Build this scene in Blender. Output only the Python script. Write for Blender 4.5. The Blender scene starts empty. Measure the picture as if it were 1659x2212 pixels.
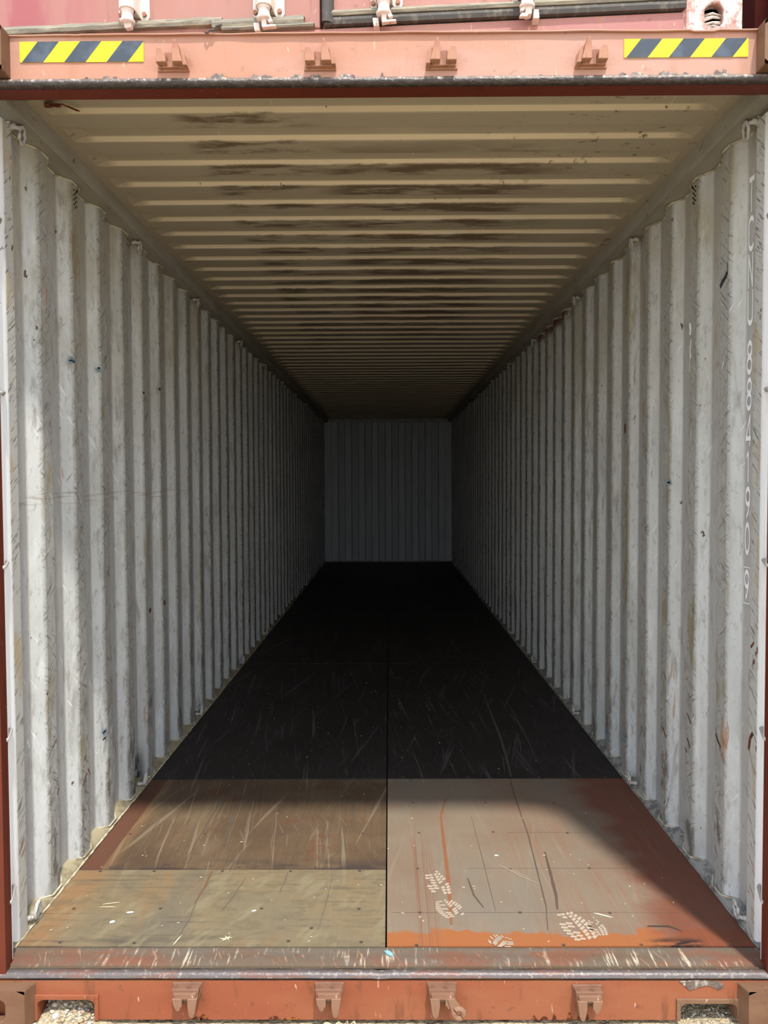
import bpy, bmesh, math, random
from mathutils import Vector, Matrix, noise
random.seed(7)
C = bpy.context.scene.collection
S = bpy.context.scene
PI = math.pi

# ------------------------------------------------------------------ camera, sky, sun, exposure
cam = bpy.data.cameras.new('camera'); co = bpy.data.objects.new('camera', cam); C.objects.link(co)
cam.sensor_fit = 'HORIZONTAL'; cam.sensor_width = 36.0
cam.lens = 36.0 * 1664.2 / 1659.0
cam.clip_start = 0.05; cam.clip_end = 400
p, yw, rl = -3.6403e-2, -6.58e-3, -3.83e-3
f = Vector((math.sin(yw)*math.cos(p), math.cos(yw)*math.cos(p), math.sin(p)))
rt = Vector((math.cos(yw), -math.sin(yw), 0)); up = rt.cross(f)
rt2 = math.cos(rl)*rt + math.sin(rl)*up; up2 = -math.sin(rl)*rt + math.cos(rl)*up
M = Matrix((rt2, up2, -f)).transposed().to_4x4()
M.translation = Vector((0.01536, -2.3716, 1.4543))
co.matrix_world = M
S.camera = co

S.view_settings.view_transform = 'Standard'; S.view_settings.look = 'None'
S.view_settings.gamma = 1.0; S.view_settings.use_curve_mapping = False
S.view_settings.exposure = 0.0

world = bpy.data.worlds.new('sky'); S.world = world; world.use_nodes = True
wn = world.node_tree; wn.nodes.clear()
bg = wn.nodes.new('ShaderNodeBackground'); wo = wn.nodes.new('ShaderNodeOutputWorld')
tc = wn.nodes.new('ShaderNodeTexCoord'); sp = wn.nodes.new('ShaderNodeSeparateXYZ')
rp = wn.nodes.new('ShaderNodeValToRGB')
rp.color_ramp.elements[0].position = 0.0; rp.color_ramp.elements[0].color = (0.95, 0.97, 1.0, 1)
rp.color_ramp.elements[1].position = 0.85; rp.color_ramp.elements[1].color = (0.36, 0.46, 0.62, 1)
wn.links.new(tc.outputs['Generated'], sp.inputs[0]); wn.links.new(sp.outputs['Z'], rp.inputs[0])
wn.links.new(rp.outputs[0], bg.inputs[0]); bg.inputs[1].default_value = 3.0
wn.links.new(bg.outputs[0], wo.inputs[0])

SUN_AZ, SUN_EL = math.radians(19), math.radians(64)
sl = bpy.data.lights.new('sun', 'SUN'); so = bpy.data.objects.new('sun', sl); C.objects.link(so)
sl.energy = 5.5; sl.angle = math.radians(3.4); sl.color = (1.0, 0.95, 0.86)
tr = Vector((-math.sin(SUN_AZ)*math.cos(SUN_EL), math.cos(SUN_AZ)*math.cos(SUN_EL), -math.sin(SUN_EL)))
so.rotation_euler = tr.to_track_quat('-Z', 'Y').to_euler(); so.location = (3, -6, 8)

# ------------------------------------------------------------------ material toolkit
def srgb(r, g, b):
    def c(v):
        v /= 255.0
        return v/12.92 if v <= 0.04045 else ((v+0.055)/1.055)**2.4
    return (c(r), c(g), c(b), 1)

class Mat:
    def __init__(s, name, col, rough=0.6, spec=0.4, metal=0.0):
        s.m = bpy.data.materials.new(name); s.m.use_nodes = True
        s.nt = s.m.node_tree; s.b = s.nt.nodes['Principled BSDF']
        s.b.inputs['Roughness'].default_value = rough
        s.b.inputs['Specular IOR Level'].default_value = spec
        s.b.inputs['Metallic'].default_value = metal
        s.tc = s.nt.nodes.new('ShaderNodeTexCoord')
        s.col = s.nt.nodes.new('ShaderNodeRGB').outputs[0]; s.col.default_value = col
        s.bumps = []
        s.xyz = s.nt.nodes.new('ShaderNodeSeparateXYZ'); s.L(s.tc.outputs['Object'], s.xyz.inputs[0])
    def L(s, a, b): s.nt.links.new(a, b)
    def mapping(s, scale=(1,1,1), rot=(0,0,0), loc=(0,0,0)):
        m = s.nt.nodes.new('ShaderNodeMapping'); s.L(s.tc.outputs['Object'], m.inputs[0])
        if any(rot): m.vector_type = 'TEXTURE'; scale = tuple(1.0/q for q in scale); loc = tuple(-.37*q for q in loc)
        m.inputs['Scale'].default_value = scale; m.inputs['Rotation'].default_value = rot; m.inputs['Location'].default_value = loc
        return m.outputs[0]
    def ramp(s, v, lo, hi):
        m = s.nt.nodes.new('ShaderNodeMapRange'); m.interpolation_type = 'SMOOTHSTEP'
        s.L(v, m.inputs['Value'])
        m.inputs['From Min'].default_value = lo; m.inputs['From Max'].default_value = hi
        return m.outputs[0]
    def noise(s, scale=(1,1,1), lo=0.4, hi=0.6, detail=4, rough=0.6, rot=(0,0,0), loc=(0,0,0), dist=0.0):
        n = s.nt.nodes.new('ShaderNodeTexNoise'); n.inputs['Scale'].default_value = 1
        n.inputs['Detail'].default_value = detail; n.inputs['Roughness'].default_value = rough
        n.inputs['Distortion'].default_value = dist
        s.L(s.mapping(scale, rot, loc), n.inputs['Vector'])
        return s.ramp(n.outputs['Fac'], lo, hi)
    def coord(s, ax, lo, hi):          # smooth mask along an object axis
        return s.ramp(s.xyz.outputs[ax], lo, hi)
    def abscoord(s, ax, lo, hi):
        a = s.nt.nodes.new('ShaderNodeMath'); a.operation = 'ABSOLUTE'; s.L(s.xyz.outputs[ax], a.inputs[0])
        return s.ramp(a.outputs[0], lo, hi)
    def op(s, o, a, b):
        m = s.nt.nodes.new('ShaderNodeMath'); m.operation = o
        for i, v in enumerate((a, b)):
            if isinstance(v, (int, float)): m.inputs[i].default_value = v
            else: s.L(v, m.inputs[i])
        m.use_clamp = True
        return m.outputs[0]
    def mul(s, *a):
        r = a[0]
        for x in a[1:]: r = s.op('MULTIPLY', r, x)
        return r
    def inv(s, a): return s.op('SUBTRACT', 1.0, a)
    def mix(s, mask, col, amt=1.0):
        m = s.nt.nodes.new('ShaderNodeMix'); m.data_type = 'RGBA'
        if amt != 1.0: mask = s.op('MULTIPLY', mask, amt)
        s.L(mask, m.inputs['Factor']); s.L(s.col, m.inputs[6])
        if isinstance(col, tuple): m.inputs[7].default_value = col
        else: s.L(col, m.inputs[7])
        s.col = m.outputs[2]; return s
    def bump(s, mask, strength=0.3, dist=0.002):
        s.bumps.append((mask, strength, dist)); return s
    def rough(s, mask, a, b):
        m = s.nt.nodes.new('ShaderNodeMapRange'); s.L(mask, m.inputs['Value'])
        m.inputs['To Min'].default_value = a; m.inputs['To Max'].default_value = b
        s.L(m.outputs[0], s.b.inputs['Roughness']); return s
    def done(s):
        s.L(s.col, s.b.inputs['Base Color'])
        prev = None
        for mask, st, d in s.bumps:
            b = s.nt.nodes.new('ShaderNodeBump'); b.inputs['Strength'].default_value = st; b.inputs['Distance'].default_value = d
            s.L(mask, b.inputs['Height'])
            if prev: s.L(prev, b.inputs['Normal'])
            prev = b.outputs[0]
        if prev: s.L(prev, s.b.inputs['Normal'])
        return s.m

# ---- interior grey-white paint
def wall_paint():
    m = Mat('wall_paint', srgb(192, 194, 192), 0.5, 0.4)
    m.mix(m.noise((5, 5, 1.2), .42, .68), srgb(170, 171, 167), .7)
    m.mix(m.noise((14, 14, 4), .5, .75, loc=(3,1,2)), srgb(208, 210, 208), .8)
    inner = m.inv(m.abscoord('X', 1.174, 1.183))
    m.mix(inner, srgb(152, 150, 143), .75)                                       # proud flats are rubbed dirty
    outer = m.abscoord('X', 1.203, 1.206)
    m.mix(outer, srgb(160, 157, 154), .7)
    m.mix(m.mul(m.noise((30, 30, 9), .5, .66, loc=(7,2,1)), m.noise((4,4,1.1), .42, .6, loc=(1,8,3))), srgb(132, 128, 118), .6)
    m.mix(m.noise((60, 60, 26), .55, .70, detail=6, loc=(4,2,8)), srgb(140, 138, 132), .5)
    # oblique scuffs on the proud flats
    m.mix(m.mul(inner, m.noise((1, 10, 130), .58, .66, rot=(0.7, 0, 0), detail=3)), srgb(78, 74, 68), .7)
    m.mix(m.mul(inner, m.noise((1, 12, 170), .61, .67, rot=(-0.6, 0, 0), detail=2, loc=(0,4,9))), srgb(90, 80, 72), .7)
    m.mix(m.mul(inner, m.noise((1, 12, 190), .66, .70, rot=(.5, 0, 0), detail=2, loc=(0,9,2))), srgb(206, 206, 202), .7)
    m.mix(m.noise((1, 10, 120), .68, .73, rot=(.9, 0, 0), detail=3, loc=(5, 3, 1)), srgb(96, 94, 90), .6)
    m.mix(m.noise((1, 9, 110), .66, .72, rot=(-1.0, 0, 0), detail=2, loc=(2, 9, 4)), srgb(222, 224, 224), .6)
    m.mix(m.noise((45, 45, 22), .61, .72, loc=(2,2,8)), srgb(122, 118, 110), .5)
    # olive-yellow grime, more towards the top
    m.mix(m.mul(m.noise((7, 7, 2.2), .42, .66, loc=(9,9,1)), m.coord('Z', 1.5, 2.6)), srgb(158, 148, 120), .6)
    m.mix(m.mul(m.noise((9, 9, 3), .57, .66, loc=(1,5,7)), inner), srgb(140, 128, 98), .7)
    # fork and cargo wear bands low down
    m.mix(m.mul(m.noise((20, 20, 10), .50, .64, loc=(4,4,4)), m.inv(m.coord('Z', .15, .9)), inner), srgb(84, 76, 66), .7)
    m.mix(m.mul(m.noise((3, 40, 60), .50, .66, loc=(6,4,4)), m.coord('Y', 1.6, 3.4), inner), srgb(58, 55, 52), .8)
    # a horizontal scrape line at waist height
    m.mix(m.mul(m.noise((3, 7, 140), .50, .62, loc=(2,4,4)), m.inv(m.coord('X', -1, 1)), m.inv(m.coord('Y', 1.8, 2.6)), m.coord('Z', 1.37, 1.40), m.inv(m.coord('Z', 1.42, 1.45))), srgb(124, 108, 88), .5)
    # rust spots and streaks
    m.mix(m.noise((24, 24, 14), .70, .725, loc=(3,7,5)), srgb(72, 38, 26), .9)
    m.mix(m.noise((16, 16, 2.4), .68, .72, loc=(8,1,5)), srgb(160, 112, 70), .6)
    # soot around the second lower ring on the left wall
    soot = m.mul(m.coord('Y', 1.13, 1.20), m.inv(m.coord('Y', 1.30, 1.38)), m.inv(m.coord('Z', .09, .24)), m.inv(m.coord('X', -1, 1)), m.noise((16, 16, 16), .28, .5))
    m.mix(soot, srgb(22, 21, 22), .97)
    m.mix(m.mul(m.coord('Y', 2.6, 2.75), m.inv(m.coord('Y', 3.5, 3.9)), m.coord('Z', 2.50, 2.57), m.coord('X', -1, 1), m.noise((9, 12, 12), .38, .5)), srgb(84, 30, 22), .9)
    m.bump(m.noise((5, 5, 3), .2, .8), .35, .01)
    m.bump(m.noise((60, 60, 60), .3, .7), .12, .0015)
    return m.done()
M_WALL = wall_paint()

def grey_paint(name, col, dirt=.6):
    m = Mat(name, col, .55, .35)
    m.mix(m.noise((8, 2, 8), .42, .66), srgb(132, 128, 116), dirt)
    m.mix(m.noise((26, 12, 26), .64, .7, loc=(1,2,3)), srgb(96, 84, 66), .6)
    m.mix(m.noise((10, 10, 10), .70, .73, loc=(6,2,3)), srgb(104, 52, 30), .8)
    m.bump(m.noise((30, 30, 30), .3, .7), .15, .002)
    return m.done()
def back_paint():
    m = Mat('back_wall_paint', srgb(176, 180, 182), .5, .4)
    m.mix(m.noise((9, 9, 1.5), .45, .68), srgb(150, 152, 152), .6)
    m.mix(m.noise((30, 30, 14), .66, .72, detail=5, loc=(1,2,3)), srgb(90, 86, 82), .6)
    m.mix(m.coord('Y', 12.02, 12.045), srgb(150, 152, 152), .5)
    return m.done()
M_BACK = back_paint()
M_RAIL = grey_paint('rail_paint', srgb(158, 153, 142))
M_POSTW = grey_paint('post_white_paint', srgb(206, 206, 204), .25)
M_RING = grey_paint('ring_paint', srgb(186, 182, 176), .4)
def post_paint():
    m = Mat('post_white_paint', srgb(226, 226, 226), .45, .4)
    m.mix(m.noise((8, 8, 2), .45, .68), srgb(204, 202, 198), .6)
    m.mix(m.noise((18, 18, 3), .56, .7, loc=(1,2,3)), srgb(214, 188, 180), .5)
    fl_ = m.mul(m.coord('Y', .022, .030), m.inv(m.abscoord('X', 1.168, 1.174)))
    m.mix(fl_, srgb(166, 164, 156), .8)
    m.mix(m.mul(fl_, m.noise((1, 14, 130), .55, .64, rot=(.7, 0, 0), detail=3)), srgb(84, 76, 68), .75)
    m.mix(m.mul(fl_, m.noise((9, 9, 4), .52, .64, loc=(7,2,1))), srgb(168, 146, 104), .6)
    m.mix(m.mul(fl_, m.noise((20, 20, 12), .66, .70, loc=(7,2,4))), srgb(84, 42, 28), .9)
    m.mix(m.noise((30, 30, 30), .70, .73, loc=(6,2,3)), srgb(70, 60, 56), .7)
    m.bump(m.noise((30, 30, 30), .3, .7), .12, .002)
    return m.done()
M_POSTW = post_paint()

def ceiling_paint():
    m = Mat('ceiling_paint', srgb(212, 197, 173), .6, .3)
    m.mix(m.noise((2, 7, 2), .4, .7), srgb(192, 178, 154), .4)
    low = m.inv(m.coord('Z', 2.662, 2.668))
    lit_slope = m.mul(m.coord('Z', 2.6615, 2.664), m.inv(m.coord('Z', 2.676, 2.6785)), m.inv(m.abscoord('X', 1.00, 1.05)))
    m.mix(m.inv(lit_slope), srgb(160, 149, 130), .88)  # painted light: flats darkened in colour so slopes look lit from the door
    def px(a, b, c, d):
        return m.mul(m.coord('X', a, b), m.inv(m.coord('X', c, d)))
    grime = m.noise((3.0, 14, 1), .40, .56, detail=7, rough=.7)
    yz = m.mul(m.coord('Y', .30, .62), m.inv(m.coord('Y', 3.2, 5.0)))
    m.mix(m.mul(low, grime, px(-.30, -.12, .45, .85), yz), srgb(96, 76, 56), .85)
    g2 = m.noise((4.0, 16, 1), .44, .60, detail=7, rough=.7, loc=(4,1,0))
    m.mix(m.mul(low, g2, px(-.72, -.62, -.40, -.15), m.inv(m.coord('Y', 3.6, 5.0))), srgb(92, 74, 54), .85)
    # black peppering at the right front corner
    m.mix(m.mul(m.noise((22, 34, 10), .60, .70, detail=5, loc=(2,2,2)), m.coord('X', .05, .9), m.inv(m.coord('Y', .5, 1.1))), srgb(86, 70, 50), .85)
    m.mix(m.noise((20, 26, 10), .70, .76, detail=4, loc=(8,3,2)), srgb(70, 46, 30), .8)
    m.mix(m.noise((60, 4, 4), .73, .78, detail=2, loc=(3,3,9)), srgb(228, 222, 204), .5)
    m.mix(m.mul(m.noise((14, 14, 10), .60, .72, loc=(5,6,2)), m.abscoord('X', .96, 1.1)), srgb(128, 70, 34), .7)
    m.bump(m.noise((4, 4, 4), .2, .8), .3, .008)
    return m.done()
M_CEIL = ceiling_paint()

# ---- weathered red container paint
def red_paint(name, col, fade, dirt, stain=.6, worn=.5):
    m = Mat(name, col, .6, .35)
    m.mix(m.noise((1.6, 3, 6), .38, .66), fade, .85)
    m.mix(m.noise((20, 20, 3.5), .56, .70, loc=(3,1,5)), dirt, stain)
    m.mix(m.noise((34, 34, 34), .63, .70, detail=6, loc=(1,4,2)), srgb(92, 62, 44), worn)
    m.mix(m.noise((70, 70, 22), .68, .74, detail=3, loc=(9,4,2)), srgb(226, 190, 160), .45)
    m.bump(m.noise((12, 12, 12), .3, .7), .2, .003)
    m.bump(m.noise((80, 80, 80), .3, .7), .15, .001)
    return m.done()
M_HEADER = red_paint('faded_salmon_paint', srgb(170, 122, 100), srgb(174, 134, 118), srgb(158, 106, 78), .35, .22)
M_SILL = red_paint('orange_red_paint', srgb(136, 74, 48), srgb(142, 86, 58), srgb(104, 62, 40), .7, .5)
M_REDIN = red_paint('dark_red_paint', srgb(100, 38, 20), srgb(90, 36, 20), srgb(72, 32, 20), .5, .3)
M_CAST = red_paint('rusty_casting_paint', srgb(104, 72, 52), srgb(120, 90, 68), srgb(82, 52, 38), .7, .7)
M_KEEP = red_paint('keeper_paint', srgb(150, 98, 76), srgb(164, 120, 96), srgb(96, 58, 42), .6, .6)
M_KEEPLOW = red_paint('worn_keeper_paint', srgb(116, 82, 64), srgb(136, 102, 80), srgb(80, 58, 46), .7, .7)
M_NEIGH = red_paint('neighbour_red_paint', srgb(120, 44, 34), srgb(132, 54, 42), srgb(90, 34, 28), .5, .3)
M_PINK = red_paint('bleached_pink_paint', srgb(168, 122, 108), srgb(160, 106, 102), srgb(166, 128, 102), .6, .25)

def door_left():
    m = Mat('crimson_faded_door_paint', srgb(160, 112, 100), .5, .4)
    m.mix(m.inv(m.coord('X', -.95, -.55)), srgb(148, 76, 80), .9)
    m.mix(m.noise((9, 9, 2), .45, .62), srgb(160, 116, 104), .55)
    m.mix(m.noise((40, 9, 2.5), .60, .68, loc=(2,1,1)), srgb(140, 88, 76), .5)
    m.mix(m.noise((70, 9, 16), .68, .73, rot=(0,.5,0)), srgb(232, 196, 186), .5)
    m.mix(m.noise((12, 9, 1), .68, .72, loc=(5,1,1)), srgb(190, 120, 74), .7)
    return m.done()
M_DOORL = door_left()

def casting_worn():
    m = Mat('worn_white_casting', srgb(172, 128, 116), .55, .4)
    m.mix(m.noise((36, 36, 18), .44, .56, detail=6), srgb(208, 198, 190), .9)
    m.mix(m.noise((60, 60, 60), .56, .64, detail=5, loc=(3,3,1)), srgb(146, 112, 102), .8)
    m.bump(m.noise((60, 60, 60), .3, .7), .5, .003)
    return m.done()
M_WORNCAST = casting_worn()

def rubber():
    m = Mat('weathered_gasket', srgb(124, 118, 104), .7, .3)
    m.mix(m.noise((9, 20, 160), .45, .65), srgb(158, 150, 128), .8)
    m.mix(m.noise((12, 20, 60), .58, .72, loc=(1,5,1)), srgb(84, 78, 70), .7)
    m.mix(m.noise((9, 9, 9), .64, .70, loc=(4,5,1)), srgb(170, 140, 92), .6)
    m.bump(m.noise((40, 40, 40), .3, .7), .3, .003)
    return m.done()
M_GASK = rubber()
M_GASKD = Mat('dark_gasket', srgb(74, 70, 66), .7, .3)
M_GASKD.mix(M_GASKD.noise((50, 30, 30), .5, .68), srgb(112, 104, 92), .7); M_GASKD = M_GASKD.done()

def rod_white():
    m = Mat('chipped_white_paint', srgb(206, 194, 184), .45, .45)
    m.mix(m.noise((30, 30, 30), .56, .66, detail=6), srgb(186, 164, 148), .8)
    m.mix(m.noise((46, 46, 40), .66, .71, detail=4, loc=(4,1,1)), srgb(160, 114, 86), .8)
    m.bump(m.noise((70, 70, 70), .3, .7), .3, .001)
    return m.done()
M_ROD = rod_white()

def roll_metal():
    m = Mat('scraped_lip_metal', srgb(104, 92, 84), .45, .5, .1)
    m.mix(m.noise((30, 20, 20), .5, .64, detail=6), srgb(70, 54, 46), .85)
    m.mix(m.noise((60, 40, 60), .52, .62, detail=6, loc=(4,2,1)), srgb(170, 158, 148), .85)
    m.mix(m.inv(m.coord('Z', .012, .018)), srgb(40, 30, 25), .92)
    m.bump(m.noise((40, 60, 60), .3, .7), .5, .004)
    return m.done()
M_LIP = roll_metal()

def bead_metal():
    m = Mat('scraped_bead_metal', srgb(92, 84, 82), .42, .5, .2)
    m.mix(m.noise((7, 30, 30), .48, .66, detail=5), srgb(112, 74, 60), .7)
    m.mix(m.noise((60, 60, 60), .56, .68, detail=5, loc=(4,2,1)), srgb(140, 132, 126), .7)
    m.mix(m.mul(m.inv(m.coord('Z', .122, .132)), m.noise((4, 1, 1), .4, .6)), srgb(166, 112, 48), .7)
    m.mix(m.noise((20, 30, 30), .62, .70, detail=5, loc=(7,2,1)), srgb(66, 56, 50), .7)
    m.bump(m.noise((60, 60, 60), .3, .7), .4, .002)
    return m.done()
M_BEAD = bead_metal()

def sill_plate():
    m = Mat('scuffed_sill_plate', srgb(98, 82, 68), .55, .4)
    m.mix(m.noise((3, 5, 1), .45, .62, detail=3), srgb(116, 72, 54), .7)
    m.mix(m.noise((5, 10, 1), .48, .64, detail=4, loc=(3,4,1)), srgb(96, 88, 78), .8)
    m.mix(m.mul(m.noise((90, 9, 1), .54, .64, detail=4, loc=(3,1,1)), m.noise((4, 8, 1), .45, .62, loc=(8,8,1))), srgb(184, 172, 150), .8)
    m.mix(m.noise((110, 10, 1), .62, .68, detail=3, rot=(0,0,.4)), srgb(164, 124, 98), .6)
    m.mix(m.mul(m.inv(m.coord('Y', -.094, -.084)), m.noise((30, 50, 1), .35, .6)), srgb(92, 84, 66), .85)
    m.mix(m.mul(m.coord('Y', -.03, -.012), m.noise((14, 30, 1), .35, .6, loc=(5,5,1))), srgb(90, 84, 74), .75)
    m.mix(m.noise((60, 60, 1), .66, .72, detail=4, loc=(9,3,1)), srgb(60, 52, 46), .6)
    m.bump(m.noise((50, 30, 1), .3, .7), .4, .002)
    return m.done()
M_SILLTOP = sill_plate()

# ---- plywood
def ply(name, base, tone2, tone3, streak, streak_amt=.6, gray=.5, fine=.35, grain=.35):
    m = Mat(name, base, .62, .3)
    m.mix(m.noise((2.2, 3.0, 1), .38, .66, detail=5), tone2, .8)
    m.mix(m.noise((3.4, 1.6, 1), .50, .68, detail=5, loc=(4,7,1)), tone3, gray)
    m.mix(m.noise((70, 3.5, 1), .42, .62, detail=4, dist=.3), tone2, grain)
    m.mix(m.noise((38, 1.1, 1), .60, .68, detail=3, rot=(0,0,.10), loc=(1,2,0)), streak, streak_amt)
    m.mix(m.noise((26, .8, 1), .61, .69, detail=3, rot=(0,0,-.22), loc=(5,2,0)), streak, streak_amt)
    m.mix(m.noise((120, 3, 1), .64, .70, detail=2, rot=(0,0,.35), loc=(2,8,0)), streak, fine)
    m.mix(m.noise((130, 4, 1), .66, .71, detail=2, rot=(0,0,-.6), loc=(7,1,0)), streak, fine)
    return m
m = ply('weathered_tan_plywood', srgb(122, 106, 80), srgb(112, 102, 82), srgb(98, 92, 82), srgb(138, 122, 98), .35, .7, .25)
m.mix(m.inv(m.coord('X', -1.12, -.98)), srgb(134, 102, 70), .8)
m.mix(m.mul(m.noise((2.2, 60, 1), .53, .66, detail=4), m.noise((3, 3, 1), .42, .58, loc=(2,2,2))), srgb(80, 72, 62), .6)
m.mix(m.mul(m.noise((3, 12, 1), .52, .66, detail=6, loc=(8,2,2)), m.inv(m.coord('Y', .02, .14))), srgb(72, 66, 60), .75)
m.mix(m.mul(m.noise((6, 2.4, 1), .56, .70, loc=(3,5,1), dist=.6)), srgb(134, 98, 62), .3)
m.mix(m.noise((9, 22, 1), .48, .62, detail=6, loc=(3,1,7), dist=1.2), srgb(98, 88, 70), .5)
m.mix(m.noise((16, 5, 1), .52, .66, detail=6, rot=(0,0,-.5), loc=(2,1,7)), srgb(134, 124, 98), .5)
m.bump(m.noise((60, 6, 1), .3, .7), .3, .002); M_PLYA = m.done()

m = ply('scraped_brown_plywood', srgb(98, 80, 60), srgb(80, 62, 48), srgb(112, 96, 74), srgb(128, 116, 98), .6, .7, .4)
m.mix(m.noise((3, 4, 1), .56, .66, detail=5, loc=(2,9,3)), srgb(100, 58, 40), .6)
m.mix(m.mul(m.noise((4, 10, 1), .42, .58, detail=5, loc=(6,9,3)), m.inv(m.coord('Y', .50, .60))), srgb(58, 50, 48), .8)
m.mix(m.inv(m.coord('X', -1.085, -1.079)), srgb(94, 60, 46), .9)
m.mix(m.mul(m.coord('X', -1.085, -1.078), m.inv(m.coord('X', -1.078, -1.02))), srgb(128, 98, 68), .55)
m.bump(m.noise((60, 6, 1), .3, .7), .3, .002); M_PLYB = m.done()

m = ply('pinkish_plywood', srgb(124, 110, 94), srgb(118, 98, 82), srgb(116, 110, 98), srgb(140, 126, 110), .25, .7, .2, .2)
wav = m.noise((9, 9, 1), 0, 1, detail=3)
orange = srgb(146, 88, 50)
ed = m.nt.nodes.new('ShaderNodeMath'); ed.operation = 'MULTIPLY_ADD'
m.L(wav, ed.inputs[0]); ed.inputs[1].default_value = .14; m.L(m.xyz.outputs['Y'], ed.inputs[2])
m.mix(m.inv(m.ramp(ed.outputs[0], .135, .165)), orange, .95)
ed2 = m.nt.nodes.new('ShaderNodeMath'); ed2.operation = 'MULTIPLY_ADD'
m.L(m.noise((2, 4, 1), 0, 1, loc=(3,3,1)), ed2.inputs[0]); ed2.inputs[1].default_value = .25; m.L(m.xyz.outputs['X'], ed2.inputs[2])
m.mix(m.ramp(ed2.outputs[0], .96, 1.12), srgb(108, 58, 42), .85)
m.mix(m.mul(m.coord('X', .08, .11), m.inv(m.coord('X', .16, .19)), m.noise((160, .4, 1), .45, .6), m.inv(m.coord('Y', .6, .9))), srgb(118, 82, 62), .8)
m.mix(m.mul(m.coord('X', .3, .6), m.noise((90, 2, 1), .45, .65, dist=.5)), srgb(132, 84, 60), .3)
m.mix(m.mul(m.noise((8, 24, 1), .42, .54, detail=6, loc=(1,1,4)), m.coord('X', .80, .90), m.inv(m.coord('X', .98, 1.02)), m.inv(m.coord('Y', .02, .06))), srgb(38, 32, 30), .95)
m.bump(m.noise((60, 6, 1), .3, .7), .2, .001); M_PLYC = m.done()

def dark_ply(name, b, t, g):
    m = ply(name, b, t, g, srgb(92, 88, 88), .65, .5, .5)
    m.mix(m.noise((60, 5, 1), .60, .68, detail=5, loc=(5,5,5)), srgb(88, 84, 84), .45)
    m.mix(m.noise((200, 14, 1), .70, .74, detail=2, loc=(5,3,5)), srgb(120, 114, 110), .5)
    m.bump(m.noise((60, 6, 1), .3, .7), .3, .002)
    return m.done()
M_PLYD = dark_ply('dark_worn_plywood', srgb(48, 41, 38), srgb(40, 34, 32), srgb(56, 50, 48))
M_PLYE = dark_ply('grey_worn_plywood', srgb(62, 58, 56), srgb(50, 46, 44), srgb(72, 70, 66))

def simple(name, col, rough=.6, metal=0, spec=.4, noisecol=None, sc=40):
    m = Mat(name, col, rough, spec, metal)
    if noisecol: m.mix(m.noise((sc, sc, sc), .45, .62, detail=4), noisecol, .8)
    return m.done()
M_SCREW = simple('screw_steel', srgb(96, 84, 74), .5, .3, .5, srgb(60, 52, 46))
M_SEAM = simple('dark_joint', srgb(40, 32, 28), .8)
M_CAULK = simple('crumbling_sealant', srgb(196, 188, 164), .8, 0, .2, srgb(132, 120, 96), 26)
M_CAULKD = simple('grey_sealant', srgb(150, 148, 142), .7, 0, .2, srgb(96, 96, 94), 26)
M_RAILLOW = simple('dusty_rail', srgb(156, 146, 120), .7, 0, .2, srgb(118, 106, 84), 12)
M_MARK = simple('white_marking_paint', srgb(240, 240, 240), .5)
M_YEL = simple('hazard_yellow', srgb(222, 200, 20), .4, 0, .4, srgb(212, 184, 30), 20)
M_BLK = simple('hazard_slate', srgb(56, 64, 74), .4, 0, .4, srgb(76, 84, 96), 14)
M_HOLE = simple('vent_hole_dark', srgb(14, 12, 12), .9)
M_CHIP = simple('pale_wood_splinter', srgb(214, 202, 176), .7)
M_STRAW = simple('dry_straw', srgb(206, 194, 156), .7)
M_WHITECHIP = simple('white_paint_flake', srgb(244, 244, 240), .5)
M_BLUE = simple('blue_shard', srgb(130, 172, 178), .4)
M_WIRE = simple('grey_wire', srgb(196, 184, 172), .5, 0, .4, srgb(140, 124, 110), 60)
M_FOOT = simple('dried_mud_print', srgb(164, 148, 130), .8, 0, .2)
M_JOINTLINE = simple('faint_joint_line', srgb(104, 86, 74), .6)
M_SCRD = simple('dark_drag_mark', srgb(88, 72, 62), .6)
M_SCRO = simple('orange_drag_mark', srgb(132, 84, 58), .6)
M_SCRL = simple('light_scrape', srgb(104, 92, 78), .6)
M_SCRG = simple('grey_scrape', srgb(82, 77, 72), .6)
M_SOOT = simple('soot_black', srgb(22, 20, 20), .9)
M_BLUEPAINT = simple('blue_scuff_paint', srgb(112, 158, 186), .6)
M_RUSTP = simple('rust_scale', srgb(78, 40, 26), .85, 0, .2, srgb(150, 92, 50), 50)

def ground_mat():
    m = Mat('gravel_ground', srgb(190, 174, 142), .95, .1)
    m.mix(m.noise((9, 9, 9), .4, .62, detail=8, rough=.7), srgb(168, 152, 122), .8)
    m.mix(m.noise((60, 60, 60), .5, .6, detail=4, loc=(3,3,3)), srgb(104, 94, 78), .6)
    m.bump(m.noise((40, 40, 40), .3, .7), .8, .01)
    return m.done()
M_GROUND = ground_mat()
M_PEB = [simple('pale_pebble', srgb(184, 177, 162), .85, 0, .2, srgb(160, 150, 132), 30),
         simple('tan_pebble', srgb(168, 150, 116), .85, 0, .2, srgb(144, 126, 98), 30),
         simple('white_pebble', srgb(204, 200, 190), .85, 0, .2, srgb(180, 174, 162), 30),
         simple('rosy_pebble', srgb(162, 138, 122), .85, 0, .2, srgb(138, 120, 106), 30)]

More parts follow.
